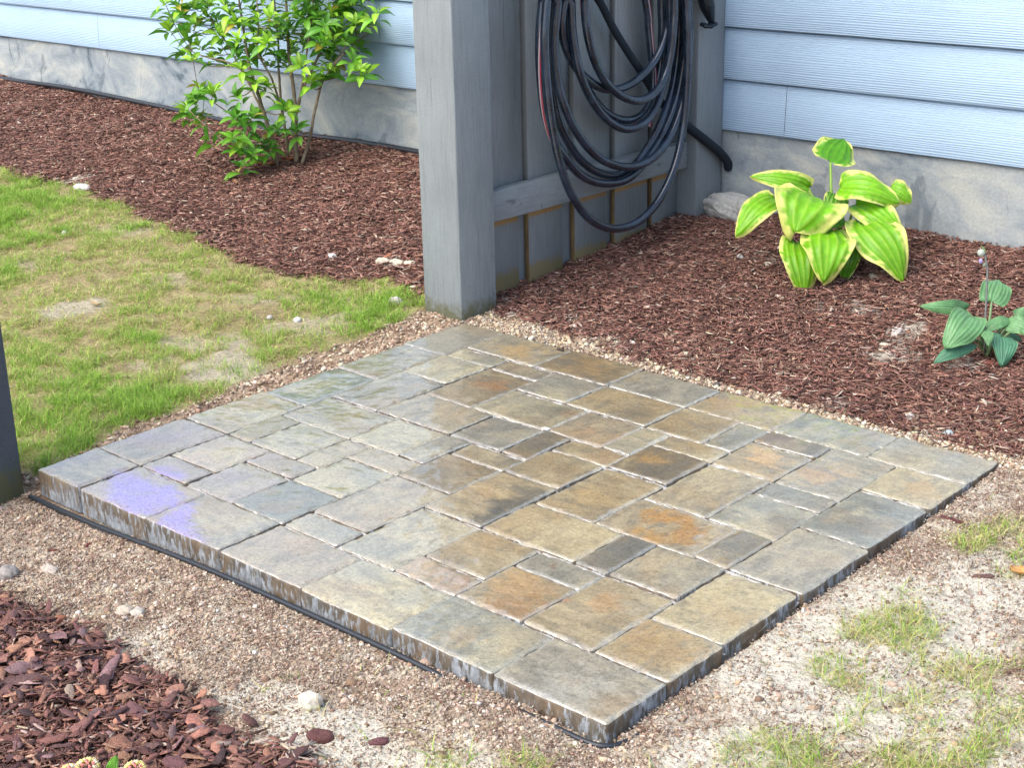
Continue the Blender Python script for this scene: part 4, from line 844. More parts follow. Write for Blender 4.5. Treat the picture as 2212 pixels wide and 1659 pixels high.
# the thick dark supply line passing behind the coil down to the wall
P = H([(500, -60), (560, 30), (640, 190), (750, 370), (850, 520), (930, 650), (1000, 740), (1090, 830), (1180, 900)], [-.03, -.032, -.034, -.034, -.034, -.034, -.03, -.022, -.010])
P2 = np.array([on((1880 + .5125 * a) / 1.6677, .5125 * b_ / 1.6677, 0, xv) for (a, b_), xv in [((1290, 985), .006), ((1380, 1060), .012), ((1440, 1130), .014), ((1452, 1180), .008)]])
C = catmull(np.vstack([P, P2]), 10); rr = np.where(np.arange(len(C)) > 62, .0145, .0118); V, F = tube(C, rr, 12)
m_foam, nt, b = mat('black_foam', .8, S(36, 44, 52), spec=.3); f = noise(nt, coords(nt), 300, 3); bump(nt, b, f, .6, .002)
tag(mesh('supply_hose', V, F, m_foam, smooth=True), 'thick dull black insulated hose running down behind the coil to the wall corner', 'hose')
# dark tap hanging in from the top on the far fence post
def ztap(x_, y_, d): return on((1880 + .5125 * x_) / 1.6677, .5125 * y_ / 1.6677, 0, d)
T = empty('water_tap', tuple(ztap(1300, 60, .02)))
tag(T, 'dark metal tap head hanging down in front of the far fence post at the top', 'tap')
C = np.array([ztap(1235, -160, .0), ztap(1265, -90, .015), ztap(1290, -20, .022), ztap(1310, 60, .025), ztap(1328, 130, .025), ztap(1335, 160, .025)])
C = catmull(C, 6); r = np.interp(np.linspace(0, 1, len(C)), [0, .3, .55, .8, .9, 1], [.016, .024, .024, .013, .010, .012])
m_tap, nt, b = mat('dark_wrapped_metal', .3, S(30, 40, 48), spec=.6); b.inputs['Metallic'].default_value = .35; f = noise(nt, coords(nt), 45, 3, .6, 1.5); bump(nt, b, f, .8, .004)
V, F = tube(C, r, 14); mesh('spout', V, F, m_tap, smooth=True, parent=T)
a = np.linspace(0, 2 * np.pi, 28, endpoint=False); c0 = ztap(1315, 172, .028)
ringp = np.stack([c0[0] + .020 * np.sin(a), c0[1] + .026 * np.cos(a), c0[2] + .003 * np.sin(a * 2)], 1)
V, F = tube(ringp, .0055 + .0012 * np.sin(a * 7), 8, closed=True); V2, F2 = tube(np.array([c0 - [0, .022, 0], c0, c0 + [0, .022, 0]]), .005, 8)
Va, Fa = joinm([(V, F), (V2, F2)]); mesh('handle', Va, Fa, m_tap, smooth=True, parent=T)
V, F = tube(np.array([C[0], C[0] + [-.03, 0, .03], [-.012, C[0][1], C[0][2] + .05]]), .010, 10); mesh('pipe', V, F, m_tap, smooth=True, parent=T)

# ------------------------------------------------------------------ leafy plants
def leafmat(name, c1, rough=.4, trans=.25):
    m, nt, b = mat(name, rough, attr=True, spec=.45); att = nt.nodes[m['attr']].outputs['Color']; f = noise(nt, coords(nt), 60, 3)
    col = mix(nt, 1.0, att, ramp(nt, f, [(.3, g3(.86)), (.7, g3(1.1))]), 'MULTIPLY'); nt.links.new(col, b.inputs['Base Color'])
    tr = N(nt, 'ShaderNodeBsdfTranslucent'); ms = N(nt, 'ShaderNodeMixShader', i_0=trans); nt.links.new(col, tr.inputs[0])
    nt.links.new(b.outputs[0], ms.inputs[1]); nt.links.new(tr.outputs[0], ms.inputs[2]); nt.links.new(ms.outputs[0], nt.nodes['Material Output'].inputs[0]); return m
m_leaf = leafmat('hosta_leaf', None, .38, .2)
def hosta_leaf(B, T, hw, seed, cin, cvein, cedge=None, arch=.16, cup=.10, lobe=.16, nvein=6, parent=None, ew=.18, camw=1.35, roll=0.):
    B = np.array(B); T = np.array(T); a = T - B; L = np.linalg.norm(a); a /= L
    up = np.array([0, 0, 1.0]) * .55 - RM[2] * camw; nn = up - a * (up @ a); nn /= np.linalg.norm(nn); wv_ = np.cross(nn, a)
    c_, s_ = math.cos(roll), math.sin(roll); nn, wv_ = nn * c_ + wv_ * s_, wv_ * c_ - nn * s_
    ns, ntt = 26, 31; s, t = np.meshgrid(np.linspace(0, 1, ns), np.linspace(-1, 1, ntt), indexing='ij')
    prof = (np.sin(np.pi * np.clip(s, 0, 1) ** .70)) ** .62; prof = prof * (1 - .12 * s ** 3); prof[0] = .18; prof = np.where(s > .97, prof * .6, prof); prof[-1] = .01
    prof = np.maximum(prof, (s < .1) * (.18 + 3.5 * s))
    W_ = hw * prof * (1 + (fbm(s * 3, t * 1.5, seed, 2) - .5) * .12)
    along = s * L - 1.45 * lobe * L * np.abs(t) ** 1.5 * (1 - s) ** 2.6 * (.25 + .75 * sstep(0, .10, s))
    h = arch * L * np.sin(np.pi * s) - arch * L * .5 * s ** 2 - cup * hw * 2 * (np.abs(t) ** 1.6) * (.3 + .7 * s)
    h += hw * .030 * np.cos(np.pi * nvein * 2 * t * .5) * prof + hw * .20 * np.sin(s * 8 + seed + t) * t ** 2 + hw * .05 * np.sin(s * 17 + seed * 2 + 2 * t) * np.abs(t) ** 3 + (1 - np.exp(-(t / .12) ** 2)) * hw * .05
    V = B + along[..., None] * a + (t * W_)[..., None] * wv_ + h[..., None] * nn
    vein = (np.cos(np.pi * nvein * t) * .5 + .5) ** 6; vein = np.maximum(vein, np.exp(-(t / .035) ** 2))
    n1 = fbm(s * 6 + seed, t * 4, seed + 9, 3)
    C = cin * (.82 + .4 * n1)[..., None]; C = C + (cvein - C) * (vein * .42)[..., None]
    if cedge is not None:
        ed = sstep(1 - ew * 1.8, 1 - ew * .7, np.abs(t) + (fbm(s * 22, t * 3 + seed, seed + 3, 3) - .5) * .62 * (prof > .2) + .22 * sstep(.75, 1, s)); C = C + (cedge - C) * ed[..., None]
    else:
        ed = sstep(.93, .99, np.abs(t)); C = C + (S(150, 176, 120) - C) * (ed * .5)[..., None]
    idx = np.arange(ns * ntt).reshape(ns, ntt); F = np.stack([idx[:-1, :-1], idx[1:, :-1], idx[1:, 1:], idx[:-1, 1:]], -1).reshape(-1, 4)
    o = mesh('leaf', V.reshape(-1, 3), F, m_leaf, C.reshape(-1, 3), smooth=True, parent=parent)
    so = o.modifiers.new('thick', 'SOLIDIFY'); so.thickness = .0007; return o
def petiole(P0, P1, sag, r, colr, parent, name='petiole'):
    mid = (np.array(P0) + np.array(P1)) / 2 + np.array([0, 0, sag]); C = catmull([P0, mid, P1], 8)
    V, F = tube(C, np.linspace(r * 1.3, r * .75, len(C)), 7); return mesh(name, V, F, m_leaf, np.tile(colr, (len(V), 1)), smooth=True, parent=parent)
zA = lambda a, b_: (1499 + .506 * a, .506 * b_)
base = onterr(*zA(600, 1165)); H1 = empty('hosta', tuple(base)); tag(H1, 'hosta with big lime green leaves edged in cream yellow, before the right wall', 'plant')
G1, G2, Gv, Ge = S(120, 188, 24), S(86, 158, 28), S(186, 222, 84), S(226, 230, 130)
LV = [ # base px, tip px, half width px, base depth off, tip depth off, colour, edge width, roll
 ((583, 692), (640, 590), 84, -.02, -.08, G2, .14, 0), ((490, 800), (250, 748), 42, .0, .03, G1, .22, .3), ((345, 850), (182, 990), 60, .04, .10, G1, .16, -.2),
 ((500, 838), (438, 975), 138, .07, .15, G1, .20, 0), ((625, 800), (880, 852), 66, .05, .10, G1, .14, .1), ((840, 800), (930, 862), 44, -.04, -.02, G1, .2, 0),
 ((690, 872), (893, 1008), 66, .04, .12, G1, .20, 0), ((712, 945), (900, 1186), 92, .08, .17, G1 * .85, .16, 0), ((566, 990), (560, 1186), 96, .10, .18, G1 * .9, .13, 0),
 ((440, 1035), (475, 1255), 74, .09, .15, G1 * .8, .12, 0), ((670, 1000), (645, 1200), 46, .05, .07, G2 * .9, .05, 0), ((645, 940), (548, 968), 26, .06, .08, G2, .05, 0), ((610, 830), (590, 935), 46, .0, .02, G2 * .8, .05, 0)]
for k, (bp, tp, hw, d0, d1, c_, ew, rl) in enumerate(LV):
    B = atdepth(*zA(*bp), base, d0); T = atdepth(*zA(*tp), base, d1); hwm = hw * .60 * ((B - CAM) @ RM[2]) / FPX
    hosta_leaf(B, T, hwm, 20 + k, c_, Gv if k not in (0,) else G1, Ge, parent=H1, ew=ew, roll=rl, arch=.2 if k else .05, lobe=.22 if k in (3, 8, 9) else .12)
    petiole(base + [rng.normal(0, .008), rng.normal(0, .008), -.005], B, .035, .0042 if k else .005, S(150, 190, 84), H1)
zB = lambda a, b_: (1918.8 + .1807 * a, 509.7 + .1807 * b_)
base = onterr(*zB(1165, 1390)); H2 = empty('hosta', tuple(base)); tag(H2, 'smaller blue green hosta with one flower stalk, at the right edge', 'plant')
B1, B2, Bv = S(104, 156, 100), S(68, 126, 96), S(160, 194, 146)
LV = [((1238, 780), (1330, 500), 190, -.02, -.07, B1, 0), ((925, 880), (415, 836), 95, .0, .04, B1, .3), ((990, 960), (716, 1315), 215, .05, .11, B1, 0), ((972, 1285), (566, 1497), 112, .05, .10, B2, 0),
      ((1175, 1110), (1490, 985), 82, .03, .01, B1, .2), ((1150, 1120), (1205, 1300), 75, .07, .11, B1 * .9, 0), ((1370, 1210), (1372, 1525), 158, .05, .10, B2, 0), ((1440, 1050), (1780, 1180), 112, .02, .05, B1, 0), ((1640, 960), (1490, 880), 80, -.04, -.05, B1, 0), ((1400, 1190), (1600, 1240), 50, -.01, .0, B2, 0), ((1660, 1090), (1900, 1300), 130, .04, .08, B1, 0)]
for k, (bp, tp, hw, d0, d1, c_, rl) in enumerate(LV):
    B = atdepth(*zB(*bp), base, d0); T = atdepth(*zB(*tp), base, d1); hwm = hw * .1807 * ((B - CAM) @ RM[2]) / FPX
    hosta_leaf(B, T, hwm, 60 + k, c_, Bv, None, parent=H2, roll=rl, arch=.16, nvein=8, lobe=.16)
    petiole(base + [rng.normal(0, .006), rng.normal(0, .006), -.005], B, .02, .0035, S(132, 160, 110), H2)
sk = [atdepth(*zB(a, b_), base, .06) for a, b_ in [(1150, 1310), (1160, 1000), (1175, 700), (1185, 420), (1180, 360), (1160, 250), (1150, 170)]]
V, F = tube(catmull(np.array([base] + sk), 6), .0026, 7); fs = mesh('flower_stalk', V, F, m_leaf, np.tile(S(118, 122, 116), (len(V), 1)), smooth=True, parent=H2)
def podv(c, r, rz, col_, nm, seed):
    t_ = np.linspace(0, np.pi, 12); p_ = np.linspace(0, 2 * np.pi, 16, endpoint=False); TT, PP = np.meshgrid(t_, p_, indexing='ij')
    rr_ = r * (1 + .12 * np.cos(PP * 5)); V = np.stack([rr_ * np.sin(TT) * np.cos(PP), rr_ * np.sin(TT) * np.sin(PP), rz * np.cos(TT)], -1).reshape(-1, 3) + c
    idx = np.arange(12 * 16).reshape(12, 16); F = np.stack([idx[:-1], np.roll(idx, -1, 1)[:-1], np.roll(idx, -1, 1)[1:], idx[1:]], -1).reshape(-1, 4)
    return mesh(nm, V, F, m_leaf, np.tile(col_, (len(V), 1)), smooth=True, parent=H2)
podv(atdepth(*zB(1110, 200), base, .06), .0088, .0092, S(190, 200, 186), 'flower_bud', 1); podv(atdepth(*zB(1106, 300), base, .06), .0045, .007, S(190, 176, 220), 'flower_bud', 2)
podv(atdepth(*zB(1150, 350), base, .06), .0045, .006, S(140, 150, 130), 'flower_bud', 3)
V, F = tube(catmull([atdepth(*zB(a, b_), base, .06) for a, b_ in [(1155, 200), (1140, 150), (1110, 110)]], 5), [.004] * 4 + [.003] * 4 + [.001] * 3, 6); mesh('bract', V, F, m_leaf, np.tile(S(120, 140, 90), (len(V), 1)), smooth=True, parent=H2)

# the shrub by the left wall
zS = lambda a, b_: (.4337 * a, .4337 * b_)
base = onterr(*zS(1440, 838)); SH = empty('shrub', tuple(base)); tag(SH, 'many stemmed evergreen shrub with glossy bright green leaves in the left mulch bed', 'shrub')
m_stem, nt, b = mat('shrub_bark', .8, spec=.3); f = noise(nt, coords(nt, (1, 1, .4)), 60, 4); nt.links.new(ramp(nt, f, [(.3, S(104, 92, 76)), (.7, S(156, 142, 118))]), b.inputs['Base Color']); bump(nt, b, f, .5, .002)
ST = [([(1385, 850), (1360, 720), (1330, 600), (1280, 440), (1240, 300), (1215, 150), (1190, 0), (1160, -200)], .0085, .05), ([(1475, 805), (1472, 660), (1468, 520), (1445, 330), (1430, 180), (1420, 0), (1400, -240)], .0095, .0),
      ([(1500, 832), (1535, 700), (1560, 580), (1595, 420), (1650, 330), (1710, 260), (1790, 190)], .007, .04), ([(1400, 800), (1330, 600), (1290, 480), (1220, 360), (1130, 310), (1040, 290), (960, 260)], .006, .10),
      ([(1440, 770), (1415, 600), (1400, 480), (1390, 330), (1385, 180), (1370, 0), (1330, -220)], .0065, -.08), ([(1470, 600), (1500, 470), (1560, 340), (1620, 220), (1680, 120), (1740, 0), (1790, -150)], .006, -.02),
      ([(1345, 650), (1270, 480), (1190, 330), (1120, 200), (1050, 90), (980, 0)], .005, -.06), ([(1410, 560), (1360, 400), (1290, 260), (1290, 120), (1280, -60)], .005, .08), ([(1490, 520), (1520, 330), (1540, 180), (1560, 0), (1570, -200)], .005, .10),
      ([(1390, 840), (1330, 740), (1250, 640), (1180, 590), (1080, 520), (1000, 480)], .0045, .12), ([(1385, 850), (1290, 800), (1190, 740), (1110, 700), (1020, 620), (950, 560)], .0045, .18), ([(1600, 400), (1690, 380), (1790, 350)], .0035, .02), ([(1650, 330), (1740, 210), (1850, 120)], .0035, .02)]
parts = []; SP = []
for pts, r, d in ST:
    P = np.array([atdepth(*zS(*p), base, d * min(1, i / 2.5)) for i, p in enumerate(pts)]); C = catmull(P, 8)
    C += np.cumsum(rng.normal(0, .0006, C.shape), 0); parts.append(tube(C, np.linspace(r, r * .4, len(C)), 8)); SP.append(np.column_stack([C, np.linspace(r, r * .4, len(C))]))
SPa = np.vstack(SP)
CL = [(860, 90), (840, 140), (930, 170), (900, 60), (960, 30), (1000, 110), (910, 270), (960, 290), (1030, 80), (1080, 90), (1090, 160), (1100, 220), (1140, 60), (1170, 100), (1190, 190), (1230, 110), (1250, 40), (1290, 90), (1300, 170), (1330, 210), (1350, 60), (1400, 100), (1390, 180), (1440, 140), (1450, 230), (1470, 60), (1500, 110), (1520, 180), (1560, 130), (1580, 60), (1600, 200), (1620, 120), (1650, 60), (1680, 150), (1700, 90), (1720, 200), (1750, 40), (1770, 110), (1800, 160), (1830, 90), (1860, 120), (1900, 100), (1880, 60), (1810, 230), (1760, 290), (1790, 350), (1830, 360), (1660, 310), (1640, 350), (1600, 390), (1560, 330), (1500, 330), (1430, 300), (1380, 290), (1300, 270), (1240, 260), (1180, 240), (1060, 290), (1200, 340), (1330, 430), (1270, 410), (1540, 400), (1000, 440), (1060, 460), (970, 490), (1180, 480), (930, 530), (960, 570), (920, 570), (1000, 600), (1040, 690), (1180, 570), (1200, 600), (1160, 680), (1190, 740), (1200, 830), (1250, 760), (1300, 700), (1380, 640), (1430, 550), (1470, 650), (1260, 580), (1340, 740), (1220, 690), (1640, 270), (940, 140), (1040, 20), (880, 20), (820, 10), (1110, 0), (1210, -20), (1330, -20), (1450, -10), (1540, 0), (1650, -10), (1750, -10), (1840, 0)]
for _ in range(60): CL.append((rng.uniform(850, 1880), rng.uniform(-520, -30)))
for _ in range(8): CL.append((rng.uniform(960, 1800), rng.uniform(0, 230)))
LVs = []; LFs = []; LC = []; nv = 0; m_sl = leafmat('shrub_leaf', None, .32, .3)
ns, nt_ = 7, 5; s0, t0 = np.meshgrid(np.linspace(0, 1, ns), np.linspace(-1, 1, nt_), indexing='ij')
idx = np.arange(ns * nt_).reshape(ns, nt_); LF = np.stack([idx[:-1, :-1], idx[1:, :-1], idx[1:, 1:], idx[:-1, 1:]], -1).reshape(-1, 4)
for ci, (a, b_) in enumerate(CL):
    low = b_ > 420; dep = rng.uniform(.04, .22) if low else rng.normal(0.02, .12); c_ = atdepth(*zS(a, b_), base, dep); c_[1] = min(c_[1], 1.16)
    k = ((SPa[:, :3] - c_) ** 2).sum(1) + np.where(SPa[:, 2] > c_[2] - .02, .05 if not low else .0, 0); j = int(np.argmin(k)); q = SPa[j]
    d = c_ - q[:3]; ln = np.linalg.norm(d)
    if ln > .012:
        mid = q[:3] + d * .5 + np.array([0, 0, -.12 * ln]); parts.append(tube(catmull([q[:3], mid, c_], 4), np.linspace(min(q[3] * .6, .0032), .0014, 9), 6))
    ax_ = d / (ln + 1e-6) * .5 + np.array([0, 0, .9]) + rng.normal(0, .15, 3); ax_ /= np.linalg.norm(ax_)
    u = np.cross(ax_, [1, .3, .2]); u /= np.linalg.norm(u); v_ = np.cross(ax_, u); nl = rng.integers(8, 13); young = rng.uniform() < .5
    for l in range(nl):
        inner = l / nl; ang = l * 2.4 + rng.normal(0, .25); el = -.15 + 1.15 * inner ** 1.3 + rng.normal(0, .2)
        dr = (np.cos(ang) * u + np.sin(ang) * v_) * math.cos(el) + ax_ * math.sin(el)
        L = rng.uniform(.050, .082) * (1.12 - .5 * inner); Wl = L * rng.uniform(.18, .235)
        nn = ax_ - dr * (ax_ @ dr) + rng.normal(0, .2, 3); nn -= dr * (nn @ dr); nn /= np.linalg.norm(nn) + 1e-9; wv_ = np.cross(nn, dr)
        P0 = c_ - ax_ * rng.uniform(0, .045) * (1 - inner) + dr * .004; pr = np.sin(np.pi * s0 ** .85) ** .9; pr[0] = .12; pr[-1] = .02
        dro = rng.uniform(-.05, .30)
        V = P0 + (s0 * L)[..., None] * dr + (t0 * Wl * pr)[..., None] * wv_ + (np.abs(t0) * Wl * pr * .35 + .10 * L * np.sin(np.pi * s0) - dro * L * s0 ** 2)[..., None] * nn
        cc = (S(150, 196, 60) if (young and inner > .3) else S(88, 146, 48) if rng.uniform() < .5 else S(114, 170, 56)) * rng.uniform(.75, 1.35)
        if rng.uniform() < .02: cc = S(170, 160, 60)
        C = np.repeat(cc[None], ns * nt_, 0); C = C * (1 + .35 * np.exp(-(t0.ravel() / .2) ** 2))[:, None]
        LVs.append(V.reshape(-1, 3)); LFs.append(LF + nv); LC.append(C); nv += ns * nt_
V, F = joinm(parts); mesh('stems', V, F, m_stem, smooth=True, parent=SH)
mesh('leaves', np.vstack(LVs), np.vstack(LFs), m_sl, np.vstack(LC), smooth=True, parent=SH)

# dry curled leaves under the shrub
def dryleaf(px, py, L, Wd, yaw, colr, label, cat='dead leaf', group=None, lift=.006, curl=.5):
    c_ = onterr(px, py) + [0, 0, lift]; s, t = np.meshgrid(np.linspace(-1, 1, 11), np.linspace(-1, 1, 7), indexing='ij'); pr = (1 - s ** 2) ** .55 + .03
    X = s * L / 2; Y = t * Wd / 2 * pr; Z = curl * Wd * (t ** 2) * .5 + .12 * L * s ** 2 + (fbm(s * 3, t * 3, int(px), 2) - .5) * Wd * .3
    c, sn = math.cos(yaw), math.sin(yaw); V = np.stack([X * c - Y * sn, X * sn + Y * c, Z], -1).reshape(-1, 3) + c_
    idx = np.arange(77).reshape(11, 7); F = np.stack([idx[:-1, :-1], idx[1:, :-1], idx[1:, 1:], idx[:-1, 1:]], -1).reshape(-1, 4)
    C = np.tile(colr, (77, 1)) * rng.uniform(.85, 1.15, (77, 1)); o = mesh('dead_leaf', V, F, m_leaf, C, smooth=True, loc=c_)
    so = o.modifiers.new('t', 'SOLIDIFY'); so.thickness = .0006; return tag(o, label, cat, group)
G_ = 'dry leaves lying under the shrub'
dryleaf(575, 362, .085, .03, .2, S(176, 108, 62), 'long orange brown dead leaf left of the shrub stems', group=G_, lift=.012)
dryleaf(628, 352, .07, .03, .9, S(168, 96, 58), 'curled rust brown dead leaf right behind the shrub stems', group=G_, lift=.014)
dryleaf(545, 385, .05, .02, 1.3, S(150, 92, 66), 'reddish dead leaf lying in front of the shrub, standing on edge', group=G_)
dryleaf(510, 398, .05, .018, -.3, S(170, 130, 96), 'pale brown dead leaf in front of the shrub, furthest left', group=G_)
dryleaf(870, 361, .03, .022, .2, S(206, 196, 150), 'small cream dead leaf on the mulch left of the post', group=None)
dryleaf(860, 336, .05, .018, .1, S(168, 128, 104), 'light brown leaf beside the black pipe near the post', group=None)
dryleaf(2203, 1242, .035, .028, .4, S(222, 168, 106), 'peach orange dry leaf on the sand at the right edge of the picture', lift=.004)
dryleaf(208, 663, .045, .014, .1, S(196, 170, 128), 'curled tan dry leaf lying in the lawn near the dark post', lift=.008)
dryleaf(1797, 708, .016, .014, .7, S(176, 96, 56), 'tiny orange brown leaf upright in the mulch below the lime hosta', lift=.008)
# brown papery base of the smaller hosta
# ------------------------------------------------------------------ stones, chips
def stone(px, py, sz, colr, label, seed, group=None, sink=.35, name='stone', amp=.3):
    c_ = onterr(px, py); lump(name, (c_[0], c_[1], c_[2] + sz[2] * (1 - sink * 1.4)), sz, colr, label, name.replace('_', ' '), group, seed=seed, amp=amp, sub=4 if sz[0] < .04 else 5)
WS = S(206, 206, 200)
c_ = np.array([.075, 1.165, .105]); lump('stone', tuple(c_), (.098, .055, .050), S(176, 176, 170), 'large grey white stone at the foot of the wall beside the far fence post', 'stone', seed=31, amp=.22, sub=5, freq=1.6)
GS = 'small loose stones'
for a_ in [(718, 561, (.017, .015, .014), WS, 'round white pebble where the lawn meets the left mulch', 3), (855, 656, (.022, .016, .013), S(190, 186, 176), 'grey white stone in the grass closest to the fence post', 4), (643, 695, (.012, .010, .009), WS, 'white pebble in the lawn above the middle of the patio edge', 6),
           (583, 688, (.009, .008, .007), S(190, 186, 180), 'tiny pebble beside the white one in the lawn', 7), (140, 505, (.011, .010, .008), S(200, 200, 192), 'tiny pale stone in the far left lawn', 8),
           (670, 1525, (.021, .019, .015), S(208, 200, 182), 'crusty round cream clod on the sand in front of the patio', 9), (298, 1329, (.014, .013, .009), S(200, 192, 178), 'pale sand clod behind the bark chips, right one of two', 10), (270, 1326, (.018, .015, .010), S(190, 178, 160), 'crumbly sand clod at the upper edge of the bark bed, left one of two', 11),
           (306, 1549, (.012, .011, .008), S(214, 222, 222), 'white pebble lying on the near bark chips', 12), (18, 1245, (.022, .02, .014), S(150, 144, 138), 'grey clod at the left edge of the sand before the dark post', 13), (108, 1236, (.022, .013, .009), S(182, 172, 158), 'long pale clod of sand left of the near bark bed', 14),
           (2050, 1570 - 630, (.012, .010, .008), S(170, 184, 186), 'bluish pebble at the mulch edge near the right corner of the patio', 15), (1965, 905, (.012, .010, .009), S(196, 192, 182), 'lumpy white stone at the mulch edge above the right corner', 16), (1240, 712, (.011, .010, .009), S(206, 198, 186), 'pale stone in the gravel strip near the fence post', 17),
           (1548, 833, (.010, .008, .006), S(98, 90, 84), 'small dark stone on the far edge of the patio', 18), (1345, 690, (.010, .009, .008), S(208, 204, 196), 'small white stone in the right mulch bed just above the gravel strip', 19), (1660, 575, (.014, .012, .009), S(196, 188, 168), 'pale stone in the mulch left of the lime hosta', 20), (1598, 560, (.012, .010, .010), S(200, 196, 190), 'chalky lump in the mulch between the big stone and the hosta', 21),
           (1082, 1340 - 50 + 0, (.0, .0, .0), None, '', 0)]:
    if a_[3] is None: continue
    stone(a_[0], a_[1], a_[2], a_[3], a_[4], a_[5], GS)
p = onterr(858, 572); 
for k, (dx, dy, s_) in enumerate([(0, 0, .022), (-.05, -.01, .020), (.035, .02, .016)]):
    lump('sand_clod', (p[0] + dx, p[1] + dy, p[2] + .006), (s_ * 1.3, s_, s_ * .5), S(206, 196, 174), ['pale crumbly sand clod on the mulch left of the post, middle one', 'pale crumbly sand clod on the mulch left of the post, left one', 'pale crumbly sand clod on the mulch left of the post, right one'][k], 'clod', 'pale clods beside the post', seed=50 + k)
p = onterr(180, 405); lump('sand_clod', (p[0], p[1], p[2]), (.05, .03, .014), S(206, 206, 200), 'white dusty clod where the far left lawn meets the mulch', 'clod', seed=57, amp=.3)
# individually visible bark pieces
def chunk(px, py, R, asp, T, yaw, colr, label, name='bark_chip', group='loose bark pieces on the sand', tilt=0.):
    c_ = onterr(px, py); k = 12; a = np.linspace(0, 2 * np.pi, k, endpoint=False) + rng.uniform(-.12, .12, k); r = R * (1 / np.maximum(np.abs(np.cos(a)) , np.abs(np.sin(a)))) ** .6 * rng.uniform(.8, 1.1, k)
    x = np.cos(a) * r; y = np.sin(a) * r * asp; mid = []; rings = []
    for f_, z_ in ((.96, 0), (1.02, T * .5), (.94, T), (.6, T * 1.12), (.25, T * 1.05)): rings.append(np.stack([x * f_, y * f_, z_ + rng.normal(0, T * .07, k)], -1))
    V = np.vstack(rings + [np.array([[0, 0, T * 1.05]])]); c, s = math.cos(yaw), math.sin(yaw)
    V[:, 2] += V[:, 0] * tilt; V = np.stack([V[:, 0] * c - V[:, 1] * s, V[:, 0] * s + V[:, 1] * c, V[:, 2]], -1) + c_ + [0, 0, -.001 + abs(tilt) * R * .5]
    q = [[i * k + j, i * k + (j + 1) % k, (i + 1) * k + (j + 1) % k, (i + 1) * k + j] for i in range(4) for j in range(k)]; t = [[4 * k + j, 4 * k + (j + 1) % k, 5 * k] for j in range(k)]
    return tag(mesh(name, V, [np.array(q), np.array(t)], m_bark, np.tile(colr, (len(V), 1)), loc=c_), label, 'wood chip' if name != 'bark_chip' else 'bark chip', group)
chunk(692, 1597, .022, .7, .010, .6, S(104, 66, 62), 'thick plum brown bark chunk on the pale sand, left one of the near pair')
chunk(819, 1606, .016, .5, .006, 1.0, S(112, 72, 74), 'flat purple brown bark chip on the pale sand, right one of the near pair')
chunk(1985 + 70, 1123, .026, .16, .004, .0, S(98, 58, 54), 'thin dark bark sliver on the sand below the right corner')
chunk(2140, 789, .024, .65, .012, .2, S(150, 92, 80), 'chunky red brown bark piece in front of the smaller hosta', group=None)
chunk(1938, 718, .050, .28, .010, -1.25, S(206, 196, 186), 'weathered white wood splinter in the mulch between the two hostas', name='wood_splinter', group=None)
chunk(1810, 683, .032, .25, .006, .3, S(206, 190, 170), 'pale wood splinter in the mulch below the lime hosta', name='wood_splinter', group=None)
chunk(1418, 768 - 7, .0, .5, .0, 0, S(60, 50, 44), '', group=None) if False else None
chunk(1402 - 192, 757, .010, .35, .005, .2, S(70, 58, 50), 'tiny dark chip lying on the far edge joint beside the gravel')
chunk(1540 - 0, 1218 - 400 + 420, .0, .5, .0, 0, S(60, 50, 44), '', group=None) if False else None
chunk(112, 1010 + 220 - 40, .012, .3, .004, .9, S(134, 84, 66), 'short brown chip on the sand before the dark post')
chunk(192, 1178, .013, .3, .004, 2.0, S(110, 54, 50), 'dark red chip on the sand in front of the paver with the painted purple sheen')
chunk(2125, 1247, .022, .25, .005, .7, S(112, 84, 76), 'grey brown bark splinter on the sand near the right edge')
chunk(1350 - 10, 668 + 170, .0, 1, 0, 0, S(0, 0, 0), '') if False else None
chunk(1945 + 250, 1360 + 90, .026, .18, .005, 1.0, S(120, 92, 80), 'brown stick like chip at the right edge of the sand among the grass')
chunk(225, 1540, .040, .30, .008, .55, S(168, 100, 70), 'long orange bark slab in the near left bark bed', group='large bark slabs in the near bed')
chunk(100, 1497, .030, .6, .007, .2, S(150, 96, 86), 'broad pinkish bark slab in the near left bark bed', group='large bark slabs in the near bed')
chunk(30, 1585, .040, .5, .009, .1, S(152, 98, 84), 'biggest reddish bark slab at the lower left edge', group='large bark slabs in the near bed')
chunk(190, 1395, .024, .6, .007, 1.2, S(112, 72, 74), 'dark purple bark slab at the upper edge of the near bark bed', group='large bark slabs in the near bed')
chunk(120, 1345, .024, .4, .006, 1.8, S(170, 106, 76), 'orange bark slab at the top of the near bark bed', group='large bark slabs in the near bed')

